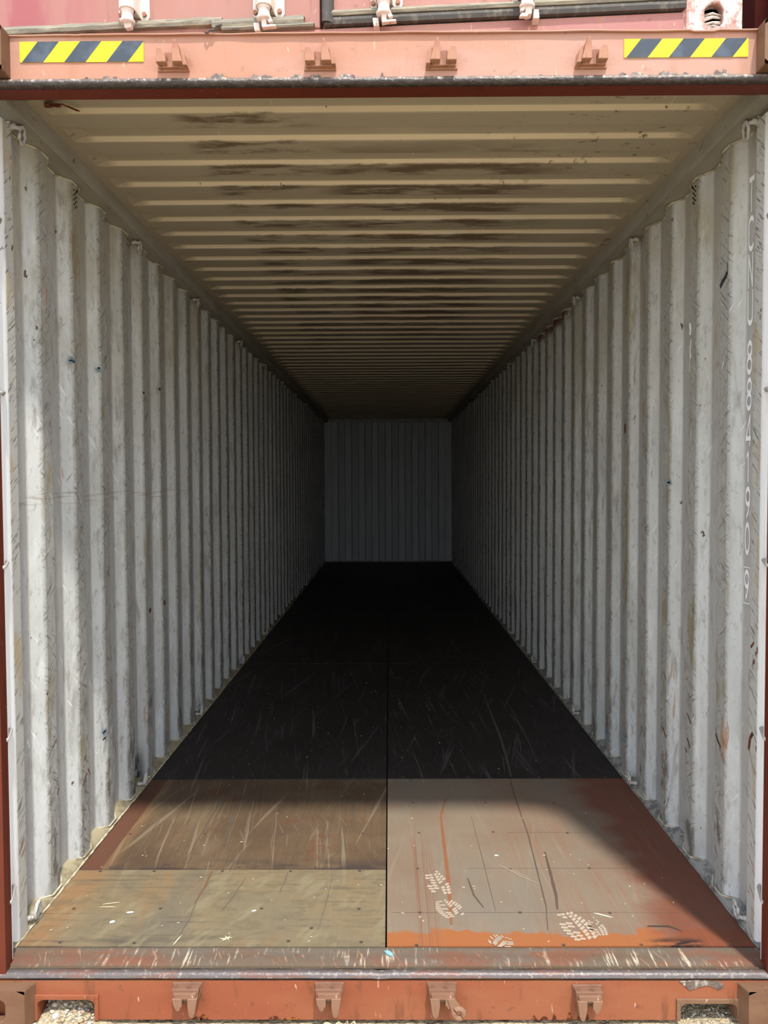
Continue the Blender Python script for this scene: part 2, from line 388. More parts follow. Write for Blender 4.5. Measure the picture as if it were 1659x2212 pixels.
# ------------------------------------------------------------------ mesh helpers
class MB:
    def __init__(s): s.v = []; s.f = []; s.mi = []
    def add(s, vs, fs, mi=0):
        o = len(s.v); s.v += [tuple(v) for v in vs]
        for f in fs: s.f.append(tuple(i+o for i in f)); s.mi.append(mi)
    def box(s, x0, x1, y0, y1, z0, z1, mi=0):
        s.add([(x0,y0,z0),(x1,y0,z0),(x1,y1,z0),(x0,y1,z0),(x0,y0,z1),(x1,y0,z1),(x1,y1,z1),(x0,y1,z1)],
              [(0,3,2,1),(4,5,6,7),(0,1,5,4),(1,2,6,5),(2,3,7,6),(3,0,4,7)], mi)
    def prism(s, poly, y0, y1, mi=0):     # poly in (x,z), extruded along y
        n = len(poly)
        s.add([(x,y0,z) for x,z in poly] + [(x,y1,z) for x,z in poly],
              [tuple(range(n)), tuple(range(2*n-1, n-1, -1))] + [(i, n+i, n+(i+1)%n, (i+1)%n) for i in range(n)], mi)
    def vprism(s, poly, z0, z1, mi=0):    # poly in (x,y), extruded along z
        n = len(poly)
        s.add([(x,y,z0) for x,y in poly] + [(x,y,z1) for x,y in poly],
              [tuple(range(n-1,-1,-1)), tuple(range(n, 2*n))] + [(i, (i+1)%n, n+(i+1)%n, n+i) for i in range(n)], mi)
    def tube(s, pts, r, n=8, mi=0, closed=False, radii=None):
        pts = [Vector(q) for q in pts]; m = len(pts); rings = []
        for i, q in enumerate(pts):
            a = pts[(i-1) % m] if (closed or i > 0) else q
            b = pts[(i+1) % m] if (closed or i < m-1) else q
            d = (b-a).normalized()
            h = Vector((0,0,1)) if abs(d.z) < .9 else Vector((1,0,0))
            u = d.cross(h).normalized(); w = d.cross(u).normalized()
            rr = radii[i] if radii else r
            rings.append([q + rr*(math.cos(2*PI*k/n)*u + math.sin(2*PI*k/n)*w) for k in range(n)])
        vs = [v for rg in rings for v in rg]; fs = []
        for i in range(m if closed else m-1):
            j = (i+1) % m
            # align rings for closed loops
            for k in range(n):
                fs.append((i*n+k, i*n+(k+1)%n, j*n+(k+1)%n, j*n+k))
        if not closed:
            fs.append(tuple(range(n-1,-1,-1))); fs.append(tuple((m-1)*n+k for k in range(n)))
        s.add(vs, fs, mi)
    def grid(s, rows, mi=0):              # rows: list of equally long point lists
        n = len(rows[0]); vs = [q for r in rows for q in r]
        s.add(vs, [(i*n+j, i*n+j+1, (i+1)*n+j+1, (i+1)*n+j) for i in range(len(rows)-1) for j in range(n-1)], mi)
    def mesh(s, name, mats):
        me = bpy.data.meshes.new(name); me.from_pydata(s.v, [], s.f)
        for m in (mats if isinstance(mats, (list, tuple)) else [mats]): me.materials.append(m)
        for pl, mi in zip(me.polygons, s.mi): pl.material_index = mi
        bm = bmesh.new(); bm.from_mesh(me); bmesh.ops.recalc_face_normals(bm, faces=bm.faces); bm.to_mesh(me); bm.free()
        me.update(); return me
def link(name, me, parent=None, loc=(0,0,0), rot=(0,0,0), bevel=0, smooth=False, kind=None, label=None):
    o = bpy.data.objects.new(name, me); C.objects.link(o); o.location = loc; o.rotation_euler = rot
    if parent: o.parent = parent
    if bevel:
        b = o.modifiers.new('bevel', 'BEVEL'); b.width = bevel; b.segments = 2; b.limit_method = 'ANGLE'; b.angle_limit = .6
    if smooth:
        for pl in me.polygons: pl.use_smooth = True
    if kind: o['kind'] = kind
    if label: o['label'] = label
    return o
def obj(name, mb, mats, parent=None, **k): return link(name, mb.mesh(name, mats), parent, **k)
def thing(name, label, cat, loc=(0,0,0), rz=0, group=None):
    o = bpy.data.objects.new(name, None); C.objects.link(o); o.location = loc; o.rotation_euler = (0,0,rz)
    o.empty_display_size = .1
    o['label'] = label; o['category'] = cat
    if group: o['group'] = group
    return o
def tag(o, label, cat, group=None):
    o['label'] = label; o['category'] = cat
    if group: o['group'] = group
    return o
def struct(name):
    o = bpy.data.objects.new(name, None); C.objects.link(o); o['kind'] = 'structure'; return o
def nz(x, y, z, s=1.0): return noise.noise(Vector((x*s, y*s, z*s)))

GZ = -0.14          # ground level (the container floor's top face is z = 0)
# ------------------------------------------------------------------ ground
mb = MB()
xs = [-14 + i*.5 for i in range(9)] + [-9.5 + i*.5 for i in range(17)] + [-1.4 + i*.06 for i in range(48)] + [1.6 + i*.5 for i in range(26)]
xs = sorted(set(round(x, 3) for x in xs))
ys = [-22, -18, -14, -10, -8, -6, -5, -4, -3, -2.4, -1.8, -1.2, -.9, -.7] + [-.6 + i*.05 for i in range(24)] + [.8, 1.2, 2, 4, 8, 13, 20]
def gz(x, y):
    h = GZ - .012 + .008*nz(x, y, 0, 7)
    h += .062*math.exp(-((x+.94)/.085)**2 - ((y+.03)/.12)**2)      # the little heap of gravel in the left pocket
    h += .030*math.exp(-((x+.99)/.05)**2 - ((y+.02)/.08)**2)
    h += .022*math.exp(-((x-1.0)/.2)**2 - ((y-.15)/.2)**2)
    return h
mb.grid([[(x, y, gz(x, y)) for x in xs] for y in ys])
ground = obj('ground', mb, M_GROUND, smooth=True, kind='structure')

# ------------------------------------------------------------------ side walls
PITCH = 0.2738; LEN = 12.0
XI, XO = 1.172, 1.207
ZB, ZT = 0.012, 2.600
def side_wall(sg, name):
    root = struct(name)
    prof = [(-.012, XO), (.066, XO)]          # first outer flat starts behind the post
    prof = [(.080, XI), (.086, XO-.004), (.092, XO), (.216, XO), (.222, XO-.003)]
    y = .222
    k = 0
    while True:
        y0 = .278 + PITCH*k
        if y0 + .08 > LEN: break
        prof += [(y0-.005, XI+.002), (y0, XI), (y0+.068, XI), (y0+.073, XI+.002), (y0+.134, XO-.002), (y0+.139, XO)]
        nxt = .278 + PITCH*(k+1)
        if nxt + .08 > LEN: prof += [(LEN, XO)]; break
        prof += [(nxt-.063, XO), (nxt-.058, XO-.002)]
        k += 1
    zs = [ZB + (ZT-ZB)*i/30 for i in range(31)]
    rows = []
    for z in zs:
        r = []
        for i, (yy, xx) in enumerate(prof):
            dent = 0; dy = 0
            if .09 < yy < LEN-.1 and xx < XI+.01:
                dent = .0045*max(0, nz(yy*1.7, z*2.6, sg*3)+.1) + .004*max(0, nz(yy*5, z*6, sg*7))*(1.4-z*.35)
                dy = .0065*nz(yy*3.1, z*4.2, 9+sg) * (1.25 - .3*z)
            elif .09 < yy < LEN-.1:
                dy = .003*nz(yy*3.1, z*2.2, 5+sg)
            r.append((sg*(xx+dent), yy+dy, z))
        rows.append(r)
    mb = MB(); mb.grid(rows)
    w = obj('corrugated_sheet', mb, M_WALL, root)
    # rails
    mb = MB(); a, b = sorted((sg*1.120, sg*1.218))
    mb.box(a, b, -.05, LEN+.04, 2.597, 2.672)
    obj('top_rail', mb, M_RAIL, root, bevel=.004)
    mb = MB()
    pts = [(sg*1.123, -.03 + i*.15, 2.5955 + .0012*nz(i*.4, 0, 0)) for i in range(80)]
    mb.tube(pts, .0028, 5); obj('sealant_line', mb, M_RAIL, root)
    # welded sheet seam along the wall top (flange following the corrugation)
    mb = MB()
    pts = [(sg*(xx-.002), yy, 2.5925) for yy, xx in prof[:200:1]]
    mb.tube(pts, .0042, 5); obj('top_weld', mb, M_CAULK, root)
    # bottom rail ledge, sloping up from the plywood edge
    mb = MB()
    yr = [-.02 + i*.1 for i in range(121)]
    rows = [[(sg*1.166, yy, -.02), (sg*1.1665, yy, .004+.003*nz(yy, 1, 1, 9)), (sg*1.173, yy, .014+.004*nz(yy, 2, 1, 5)), (sg*1.212, yy, .040+.004*nz(yy, 3, 1, 4)), (sg*1.222, yy, .040)] for yy in yr]
    mb.grid(rows); obj('bottom_rail', mb, M_RAILLOW if sg < 0 else M_CAULKD, root, smooth=True)
    mb = MB()
    n = 400
    pts = [(sg*(1.1655+.003*nz(i*.9, sg, 3)), -.01 + i*.03, .002+.003*nz(i*.7, 4, sg)) for i in range(n)]
    mb.tube(pts, .005, 6, radii=[.0035+.0035*abs(nz(i*1.3, 2, sg*5)) for i in range(n)])
    obj('sealant_bead', mb, M_CAULK if sg < 0 else M_CAULKD, root, smooth=True)
    mb = MB()
    pts = [(sg*(xx-.003), yy, .030 if xx > XI+.01 else .017) for yy, xx in prof[:160]]
    mb.tube(pts, .0035, 5); obj('bottom_weld', mb, M_CAULK, root)
    return root, prof
wl, profL = side_wall(-1, 'wall_left')
wr, profR = side_wall(1, 'wall_right')

# lashing rings welded along both rails
def ring_mesh(sg, top):
    mb = MB(); s = -1 if top else 1
    L, W = .052, .016
    pts = []
    for k in range(14):
        a = 2*PI*k/14
        pts.append((sg*(-.010 - .006*math.cos(a)) , W*math.sin(a)*1.25, s*(L*.5 - L*.5*math.cos(a))))
    mb.tube(pts, .0062, 7, closed=True)
    mb.tube([(sg*.012, -.034, 0), (sg*-.008, -.024, s*.003), (sg*-.010, 0, s*.004), (sg*-.008, .024, s*.003), (sg*.012, .034, 0)], .0068, 7)
    for yy in (-.030, .030):
        mb.tube([(sg*.014, yy, -.006), (sg*.0, yy, 0), (sg*-.004, yy*.8, .003)], .009, 6)
    return mb.mesh('lashing_ring', M_RING)
RING_Y = [.105, 1.262, 2.372, 3.75, 4.95, 6.15, 7.35, 8.55, 9.75, 10.95]
for sg, root in ((-1, wl), (1, wr)):
    for top in (True, False):
        me = ring_mesh(sg, top)
        for pl in me.polygons: pl.use_smooth = True
        for i, yy in enumerate(RING_Y):
            x = 1.160 if top else 1.176
            if not top and i == 0: yy = .125
            link('lashing_ring', me, root, loc=(sg*x, yy, 2.588 if top else .026), rot=(.35 if top else -.30, sg*(.05 if top else -.35), 0))

# ventilator hole patterns on the third proud flat
def disc(mb, cx, cy, cz, r, ax='X', n=8, th=.0012, sg=1, mi=0, sy=1):
    vs = []
    for side in (0, 1):
        for k in range(n):
            a = 2*PI*k/n
            vs.append((cx - sg*side*th, cy+r*sy*math.cos(a), cz+r*math.sin(a)))
    mb.add(vs, [tuple(range(n)), tuple(range(2*n-1, n-1, -1))] + [(i, (i+1)%n, n+(i+1)%n, n+i) for i in range(n)], mi)
for sg, root, yc in ((-1, wl, .860), (1, wr, .586)):
    yc = .278 + PITCH*1 + .034
    mb = MB()
    for r_ in range(8):
        for c_ in range(3):
            if (r_ + c_) % 2: continue
            disc(mb, sg*(XI-.0005), yc + (c_-1)*.011, 2.568 - r_*.0088, .0036, sg=sg)
    for dz, dyy in ((.040, -.017), (.022, .018)): disc(mb, sg*(XI-.0005), yc+dyy, 2.556+dz*.9, .0055, sg=sg)
    obj('vent_holes', mb, M_HOLE, root, kind='stuff')

# ------------------------------------------------------------------ paint marks on the walls (flat print: stencilled numbers, scuffs)
def stroke(mb, pts, w, plane, mi=0):
    """flat ribbon of width w along 2-D points, mapped by plane(u, v, side)"""
    n = len(pts); P = [Vector((a, b)) for a, b in pts]; top = []; 
    for i in range(n):
        a = P[max(i-1, 0)]; b = P[min(i+1, n-1)]; d = (b-a).normalized(); nn = Vector((-d.y, d.x))
        k = 1.0
        if 0 < i < n-1:
            d1 = (P[i]-P[i-1]).normalized(); d2 = (P[i+1]-P[i]).normalized(); c = max(.45, math.cos(d1.angle(d2)/2)); k = 1/c
        top.append((P[i]+nn*w*.5*k, P[i]-nn*w*.5*k))
    vs = []
    for a, b in top: vs += [plane(a.x, a.y, 0), plane(b.x, b.y, 0)]
    fs = [(2*i, 2*i+1, 2*i+3, 2*i+2) for i in range(n-1)]
    mb.add(vs, fs, mi)
def arc(cx, cy, rx, ry, a0, a1, n=12):
    return [(cx+rx*math.cos(math.radians(a0+(a1-a0)*i/n)), cy+ry*math.sin(math.radians(a0+(a1-a0)*i/n))) for i in range(n+1)]
# glyphs in a unit box: u 0..1, v 0..1 (up)
GL = {
 'T': [[(.0,.97),(1,.97)], [(.5,.97),(.5,0)]],
 'C': [arc(.5,.74,.45,.22,20,180,8)+arc(.5,.26,.45,.22,180,340,8)],
 'N': [[(.08,0),(.08,1)], [(.08,.98),(.92,.02)], [(.92,0),(.92,1)]],
 'U': [[(.06,1),(.06,.26)]+arc(.5,.24,.44,.20,180,360,8)+[(.94,.26),(.94,1)]],
 '8': [arc(.5,.745,.40,.215,-90,270,16), arc(.5,.275,.44,.235,-90,270,16)],
 '4': [[(.72,0),(.72,1)], [(.72,.98),(.04,.24)], [(.0,.24),(1,.24)]],
 '1': [[(.5,0),(.5,.99)], [(.52,.97),(.22,.84)]],
 '9': [arc(.5,.70,.42,.26,0,360,18), [(.92,.70),(.88,.48),(.60,.18),(.34,.02)]],
 '0': [arc(.5,.5,.43,.455,-90,270,24)],
}
rows_ = [('T',2.450,2.340),('C',2.325,2.216),('N',2.206,2.094),('U',2.085,1.974),('8',1.920,1.813),('8',1.798,1.694),
         ('4',1.677,1.576),('1',1.556,1.456),('9',1.438,1.338),('0',1.320,1.216),('9',1.162,1.065)]
YC = .192
for ch, zt, zb in rows_:
    mb = MB(); h = zt-zb; w = .036
    # as seen from inside, +Y runs to the left on the right-hand wall
    pl = lambda u, v, s, zb=zb, h=h, w=w: (XO-.0012, YC + w*.5 - u*w, zb + v*h)
    for si, st in enumerate(GL[ch]): stroke(mb, st, .15, lambda u, v, s, zb=zb, h=h, w=w, si=si: (XO-.0012-.0005*si, YC + w*.5 - u*w, zb + v*h))
    obj('painted_character', mb, M_MARK, wr)
mb = MB()
bz0, bz1, by0, by1 = 1.052, 1.172, YC-.0235, YC+.0235
fr = lambda u, v, s: (XO-.0012, u, v)
for a, b in (((by0,bz0),(by1,bz0)), ((by1,bz0+.003),(by1,bz1-.003)), ((by1,bz1),(by0,bz1)), ((by0,bz1-.003),(by0,bz0+.003))): stroke(mb, [a, b], .003, fr)
obj('painted_box', mb, M_MARK, wr)

def mark(sg, root, name, mat, strokes, x=None):
    mb = MB()
    for pts, w in strokes: stroke(mb, pts, w, lambda u, v, s_: (sg*((x or XI)-.0016), u, v))
    obj(name, mb, mat, root)
random.seed(15)
for sg, root, lst in ((-1, wl, [(.527,1.922,.06,.016),(.795,1.927,.04,.012),(.787,.427,.05,.02),(.786,.396,.04,.014),(3.007,.09,.06,.03),(3.004,.04,.06,.03),(2.37,.063,.06,.04)]),
                      (1, wr, [(1.686,.135,.05,.05),(1.686,.085,.04,.04),(1.40,.187,.06,.05),(.821,1.456,.04,.014)])):
    for y0, z, w, h in lst:
        st = []
        for i in range(4):
            zz = z + (random.random()-.5)*h; ww = w*(.5+random.random()*.6)
            st.append(([(y0-ww/2, zz), (y0, zz+.004*random.random()), (y0+ww/2, zz+(random.random()-.3)*.012)], .003+random.random()*.005))
        mark(sg, root, 'blue_scuff', M_BLUEPAINT, st)
M_DARKMARK = simple('dark_tar_smear', srgb(52, 50, 52), .6)
mark(1, wr, 'dark_smear', M_DARKMARK, [([(.345, 2.135), (.325, 2.150), (.300, 2.160), (.290, 2.172)], .016), ([(.290, 2.165), (.288, 2.19), (.290, 2.205)], .004)])
mark(1, wr, 'white_scrape', M_MARK, [([(.758, .300), (.765, .25), (.79, .18), (.82, .10)], .005)])
mark(1, wr, 'white_scrape', M_MARK, [([(.612, 2.065), (.604, 2.04), (.610, 2.02)], .016), ([(.60, 2.0), (.606, 1.96), (.598, 1.93)], .008), ([(.612, 1.98), (.606, 1.93), (.612, 1.88)], .004)])
for pts, w in (([(.60,.462),(.585,.452),(.57,.430)],.006), ([(.34,.565),(.318,.545),(.295,.53)],.008), ([(.60,.56),(.58,.545),(.56,.53)],.006), ([(.62,.42),(.60,.405)],.005), ([(.86,.42),(.84,.40),(.82,.39)],.005), ([(.86,.66),(.83,.63)],.004), ([(.05,.66),(.066,.64),(.075,.60)],.012), ([(.05,.95),(.07,.93)],.008)):
    mark(1, wr, 'rust_gash', M_RUSTP, [(pts, w)], x=1.166 if pts[0][0] < .1 else None)
for pts, w in (([(.56,.29),(.585,.32),(.60,.325)],.006), ([(.57,.385),(.59,.40)],.005), ([(.61,.34),(.63,.31)],.006), ([(1.415,.84),(1.43,.825)],.022), ([(1.66,.845),(1.675,.82)],.020), ([(.33,.35),(.345,.37)],.006), ([(.30,.53),(.33,.55)],.005), ([(1.36,1.9),(1.38,1.9)],.012), ([(1.62,1.95),(1.65,1.95)],.014)):
    mark(-1, wl, 'rust_gash', M_RUSTP, [(pts, w)])
mark(1, wr, 'rust_gash', M_RUSTP, [([(1.415, 1.745), (1.42, 1.72), (1.415, 1.70)], .018)])
# scale rust in the top corners, flat flakes on the rail
mb = MB()
for sx, yy in ((-1.06, .10),):
    for i in range(7):
        a = random.random()*6.28; r = .018*random.random()
        cx, cy = sx + r*math.cos(a)*1.6, .115 + r*math.sin(a)
        pts = [(cx+.011*(.5+random.random())*math.cos(t), cy+.008*(.5+random.random())*math.sin(t)) for t in [q*1.05 for q in range(6)]]
        mb.vprism(pts, 2.6655, 2.668)

# ------------------------------------------------------------------ ceiling
ceil = struct('ceiling')
XC = 1.121
cp = []                     # (y, height factor)
k = -1
while True:
    e = .180 + .2047*k      # far (low) end of the light slope
    if e + .1 > LEN: break
    cp += [(e-.016, 1), (e-.013, .94), (e-.002, .05), (e+.001, 0), (e+.094, 0), (e+.098, .06), (e+.112, .94), (e+.115, 1)]
    k += 1
cp = [c for c in cp if c[0] > -.078] ; cp = [(-.078, 1)] + cp + [(LEN+.03, 0)]
xe = [0, .012, .022, .034, .050, .075]
XS = [-XC] + [-1.085 + e for e in xe] + [-.9 + i*.1 for i in range(19)] + [1.085 - e for e in reversed(xe)] + [XC]
def edge(x):
    t = (1.085 - abs(x))/.062
    return 0 if t <= 0 else 1 if t >= 1 else math.sin(t*PI/2)
mb = MB()
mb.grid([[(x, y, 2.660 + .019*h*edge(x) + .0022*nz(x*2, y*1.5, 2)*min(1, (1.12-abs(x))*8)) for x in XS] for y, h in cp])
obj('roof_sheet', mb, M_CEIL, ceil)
mb = MB()
for i, (cx, cy) in enumerate(((-1.055, .100), (-1.035, .112), (-1.062, .118))):
    pts = [(cx+(.012+.006*random.random())*math.cos(t), cy+(.008+.006*random.random())*math.sin(t)) for t in [q*.9 for q in range(7)]]
    mb.vprism(pts, 2.6575, 2.6600)
for i in range(6):
    cx = -1.02+i*.006; cy = .10 + i*.008
    mb.vprism([(cx, cy), (cx+.010, cy+.003), (cx+.013, cy+.012), (cx+.002, cy+.009)], 2.6578, 2.6600)
obj('rust_scale', mb, M_RUSTP, ceil)
# outer roof skin so that the container is closed from above
mb = MB(); mb.box(-1.219, 1.219, -.12, LEN+.06, 2.692, 2.704); obj('roof_skin', mb, M_HEADER, ceil)

# ------------------------------------------------------------------ back wall
bw = struct('wall_back')
mb = MB()
hp = .1245; xs_ = []
x = -1.052; inner = True
prof = [(-1.2, 12.0), (-1.052, 12.0)]
k = 0
while x < 1.04:
    nx = x + hp
    y = 12.045 if k % 2 else 12.004
    y2 = 12.045 if not k % 2 else 12.004
    prof += [(x+.006, y), (nx-.006, y), (nx, max(y, y2)+.012)]
    x = nx; k += 1
prof += [(1.06, 12.0), (1.2, 12.0)]
zs = [0.0 + 2.62*i/10 for i in range(11)]
mb.grid([[(x, y, z) for x, y in prof] for z in zs]); obj('corrugated_sheet', mb, M_BACK, bw)
mb = MB(); mb.box(-1.12, 1.12, 11.985, 12.06, 2.600, 2.672); obj('top_rail', mb, M_RAIL, bw, bevel=.004)
mb = MB(); mb.box(-1.166, 1.166, 11.985, 12.06, -.02, .018); obj('bottom_rail', mb, M_RAIL, bw, bevel=.004)
for sg in (-1, 1):
    mb = MB(); a, b = sorted((sg*1.060, sg*1.21)); mb.box(a, b, 11.975, 12.06, .018, 2.598); obj('corner_post', mb, M_BACK, bw, bevel=.006)
    for z in (.10, .62, 1.14, 1.66, 2.18):
        mb = MB(); mb.tube([(sg*1.165, 11.955, z), (sg*1.09, 11.955, z)], .007, 6); mb.tube([(sg*1.09, 11.955, z), (sg*1.09, 11.98, z)], .007, 6)
        obj('lashing_bar', mb, M_RING, bw)

# ------------------------------------------------------------------ floor: plywood panels
fl = struct('floor')
PT = .028
def panel(x0, x1, y0, y1, mat, lift=0, sag=0.0, label=None):
    mb = MB(); nx, ny = max(2, int((x1-x0)/.15)), max(2, int((y1-y0)/.2))
    g = .0018
    top = [[(x0+g+(x1-x0-2*g)*i/nx, y0+g+(y1-y0-2*g)*j/ny, lift + sag*nz(x0+i*.3, y0+j*.3, 4)) for i in range(nx+1)] for j in range(ny+1)]
    mb.grid(top)
    lo = -PT + lift
    o = len(mb.v)
    rim = [top[0][i] for i in range(nx+1)] + [top[j][nx] for j in range(1, ny+1)] + [top[ny][i] for i in range(nx-1, -1, -1)] + [top[j][0] for j in range(ny-1, 0, -1)]
    n = len(rim)
    mb.add(list(rim) + [(a, b, lo) for a, b, c in rim], [(i, n+i, n+(i+1)%n, (i+1)%n) for i in range(n)] + [tuple(range(n, 2*n))])
    return obj('plywood_panel', mb, mat, fl, label=label)
pA = panel(-1.164, 0, 0, .486, M_PLYA, .000, .0012, 'weathered tan plywood panel at the front left')
pB = panel(-1.164, 0, .490, 1.382, M_PLYB, -.002, .0015, 'scraped brown plywood panel behind the tan one')
pC = panel(.002, 1.164, 0, 1.380, M_PLYC, .001, .0012, 'newer pinkish plywood panel with orange front edge')
back = []
for y0, y1 in ((1.384, 3.820), (3.822, 6.240), (6.242, 8.640)):
    for x0, x1 in ((-1.164, 0), (.002, 1.164)): back.append(panel(x0, x1, y0, y1, M_PLYD, -.001, .0015))
for x0, x1, mt in ((-1.164, -.47, M_PLYD), (-.468, .46, M_PLYE), (.462, 1.164, M_PLYD)): back.append(panel(x0, x1, 8.642, 11.99, mt, -.001))
mb = MB(); mb.box(-1.21, 1.21, .0, 12.0, -.06, -.034); obj('cross_member_deck', mb, M_SEAM, fl)

screw_me = None
mbs = MB(); n = 10
for r, z in ((.0062, 0), (.0058, .0012), (.0030, .0006)):
    mbs.v += [(r*math.cos(2*PI*k/n), r*math.sin(2*PI*k/n), z) for k in range(n)]
for a in (0, 1):
    for k in range(n): mbs.f.append((a*n+k, a*n+(k+1)%n, (a+1)*n+(k+1)%n, (a+1)*n+k)); mbs.mi.append(0)
mbs.f.append(tuple(2*n+k for k in range(n))); mbs.mi.append(0)
screw_me = mbs.mesh('screw', M_SCREW)
def screw(x, y, par, z): link('screw', screw_me, par, loc=(x, y, z))
for x, y in ((.097,.006),(.343,.012),(.56,.007),(.804,.008),(1.079,.008),(.115,.191),(.454,.191),(.757,.188),(1.051,.19),(.118,.489),(.469,.489),(.767,.492),(1.055,.492),
             (.135,.787),(.444,.795),(.751,.785),(1.066,.793),(.12,1.09),(.45,1.09),(.76,1.09),(1.05,1.09),(.12,1.365),(.45,1.365),(.76,1.365),(1.05,1.365)): screw(x, y, pC, .0014)
for x, y in ((-1.036,.022),(-.799,.019),(-.31,.029),(-.078,.024),(-1.072,.217),(-.774,.217),(-.427,.217),(-.093,.216),(-.244,.101),(-1.077,.473),(-.874,.473),(-.617,.473),(-.36,.472),(-.10,.474)): screw(x, y, pA, .0008)
for x, y in ((-1.05,.505),(-.84,.503),(-.56,.508),(-.27,.505),(-.05,.506),(-1.07,.787),(-.76,.79),(-.43,.785),(-.1,.79),(-1.06,1.09),(-.75,1.09),(-.42,1.09),(-.1,1.09),(-1.06,1.37),(-.75,1.37),(-.42,1.37),(-.1,1.37)): screw(x, y, pB, -.0012)
for i, pn in enumerate(back[:4]):
    x0 = -1.164 if i % 2 == 0 else .002; y0 = (1.384, 1.384, 3.822, 3.822)[i]
    for yy in (.015, .40, .80, 1.2, 1.6, 2.0, 2.42):
        for xx in (.08, .40, .75, 1.08): screw(x0+xx, y0+yy, pn, -.0004)

# drag marks and prints on the panels (thin raised smears)
def smear(par, pts, w, mat, z, taper=True, name='drag_mark'):
    mb = MB(); n = len(pts)
    P = []
    for i in range(n-1):
        for t in range(4):
            u = t/4; P.append((pts[i][0]*(1-u)+pts[i+1][0]*u + .002*nz(i+u, w, 7, 3), pts[i][1]*(1-u)+pts[i+1][1]*u))
    P.append(pts[-1]); m_ = len(P); vs = []
    for i, (x, y) in enumerate(P):
        a = P[max(0, i-1)]; b = P[min(m_-1, i+1)]; d = Vector((b[0]-a[0], b[1]-a[1])).normalized(); nn = Vector((-d.y, d.x))
        ww = w*(.5 + .5*math.sin(PI*min(1, max(.05, i/(m_-1))))) * (1+.35*nz(i*.9, 3, w*100)) if taper else w
        vs += [(x+nn.x*ww/2, y+nn.y*ww/2, z), (x-nn.x*ww/2, y-nn.y*ww/2, z)]
    mb.add(vs, [(2*i, 2*i+1, 2*i+3, 2*i+2) for i in range(m_-1)])
    return obj(name, mb, mat, par)
smear(pC, [(.606,1.375),(.595,1.166),(.587,.786),(.567,.478),(.55,.225),(.527,.088)], .0045, M_SCRD, .0024)
smear(pC, [(.625,.62),(.612,.45),(.60,.30),(.585,.21)], .011, M_SCRD, .0022)
smear(pC, [(.275,1.15),(.237,.95),(.232,.664),(.228,.411),(.221,.225),(.216,.119)], .013, M_SCRO, .0024)
smear(pC, [(.30,.42),(.31,.30),(.335,.22)], .006, M_SCRD, .0022)
smear(pC, [(.37,.95),(.372,.6),(.373,.2)], .002, M_SCRD, .0022)
for yy, xa in ((.190, .02), (.490, .30), (.790, .50)): smear(pC, [(xa, yy), (.7, yy+.0005), (1.10, yy)], .0011, M_JOINTLINE, .0021, taper=False)
smear(pC, [(.43,.52),(.50,.43),(.56,.37)], .004, M_FOOT, .0022)
smear(pC, [(.46,.50),(.53,.41)], .003, M_FOOT, .0022)
mb = MB(); mb.vprism([(.856,.106),(.860,.113),(.930,.113),(.962,.082),(.958,.080),(.925,.103),(.880,.104)], .0016, .0024); obj('drag_mark', mb, simple('dark_scorch', srgb(62, 52, 46), .7), pC)
mk = back[1]
smear(mk, [(.665,2.9),(.658,2.677),(.65,2.022),(.633,1.648),(.615,1.40)], .014, M_SCRG, .0008)
smear(mk, [(.80,2.7),(.80,2.1),(.79,1.7)], .008, M_SCRG, .0008)
random.seed(11)
for i in range(20):
    x = random.uniform(-1.0, -.1); y = random.uniform(.50, .95); L = random.uniform(.3, .8); sl_ = random.uniform(-.12, .03)
    y2 = min(1.37, y+L)
    smear(pB, [(x, y), (x+sl_*(y2-y)*.4, (y+y2)/2), (x+sl_*(y2-y), y2)], random.uniform(.001, .0055), random.choice((M_SCRL, M_SCRG)), -.0004 + random.uniform(0, .0003))
for x, y, x2, y2, w in ((-.655,.47,-.664,.25,.0085),(-.66,.25,-.668,.03,.005),(-.37,.46,-.38,.32,.006),(-.20,.44,-.22,.1,.003),(-.52,.42,-.56,.2,.003)):
    smear(pA, [(x, y), ((x+x2)/2+.003, (y+y2)/2), (x2, y2)], w, simple('brown_scratch', srgb(112, 82, 58), .6) if w > .008 else M_SCRL, .0020)
for i in range(22):
    b_ = random.choice((0, 1)); x0 = (-1.1, .06)[b_]
    x = x0 + random.uniform(0, 1.0); y = random.uniform(1.42, 3.1); L = random.uniform(.15, .6); s_ = random.uniform(-.2, .2)
    smear(back[b_], [(x, y), (x+s_*L*.5, y+L*.5), (x+s_*L*.8, y+L)], random.uniform(.002, .008), M_SCRG, .0006+random.uniform(0, .0003))

# muddy shoe prints: lozenges of dried mud
def shoeprint(par, cx, cy, ang, L, W, keep=1.0, z=.0026):
    mb = MB(); random.seed(int(abs(cx*1000)))
    for i in range(9):
        v = -L/2 + L*(i+.5)/9
        ww = W*(.62 + .38*math.sin(PI*(i+1.2)/9))
        for sd in (-1, 1):
            for q in range(2):
                if random.random() > keep: continue
                u = sd*ww*(.14 + .22*q); tilt = .6*sd
                hw, hh = ww*.115, L*.040
                pts = []
                for du, dv in ((-hw, -hh), (hw, -hh*.6), (hw*1.1, hh), (-hw*.8, hh*.9)):
                    a, b = u+du*math.cos(tilt)-dv*math.sin(tilt)*.6, v+dv+du*math.sin(tilt)*.8
                    a += random.uniform(-.001, .001)
                    pts.append((cx+a*math.cos(ang)-b*math.sin(ang), cy+a*math.sin(ang)+b*math.cos(ang)))
                mb.vprism(pts, z-.0004, z)
    obj('shoe_print', mb, M_FOOT, par)
shoeprint(pC, .185, .385, .2, .17, .09, .8)
shoeprint(pC, .215, .215, .35, .11, .10, .75)
shoeprint(pC, .622, .110, .25, .16, .11, .95)
shoeprint(pC, .690, .100, .1, .09, .06, .7)
shoeprint(pC, .365, .025, -.6, .06, .09, .7)

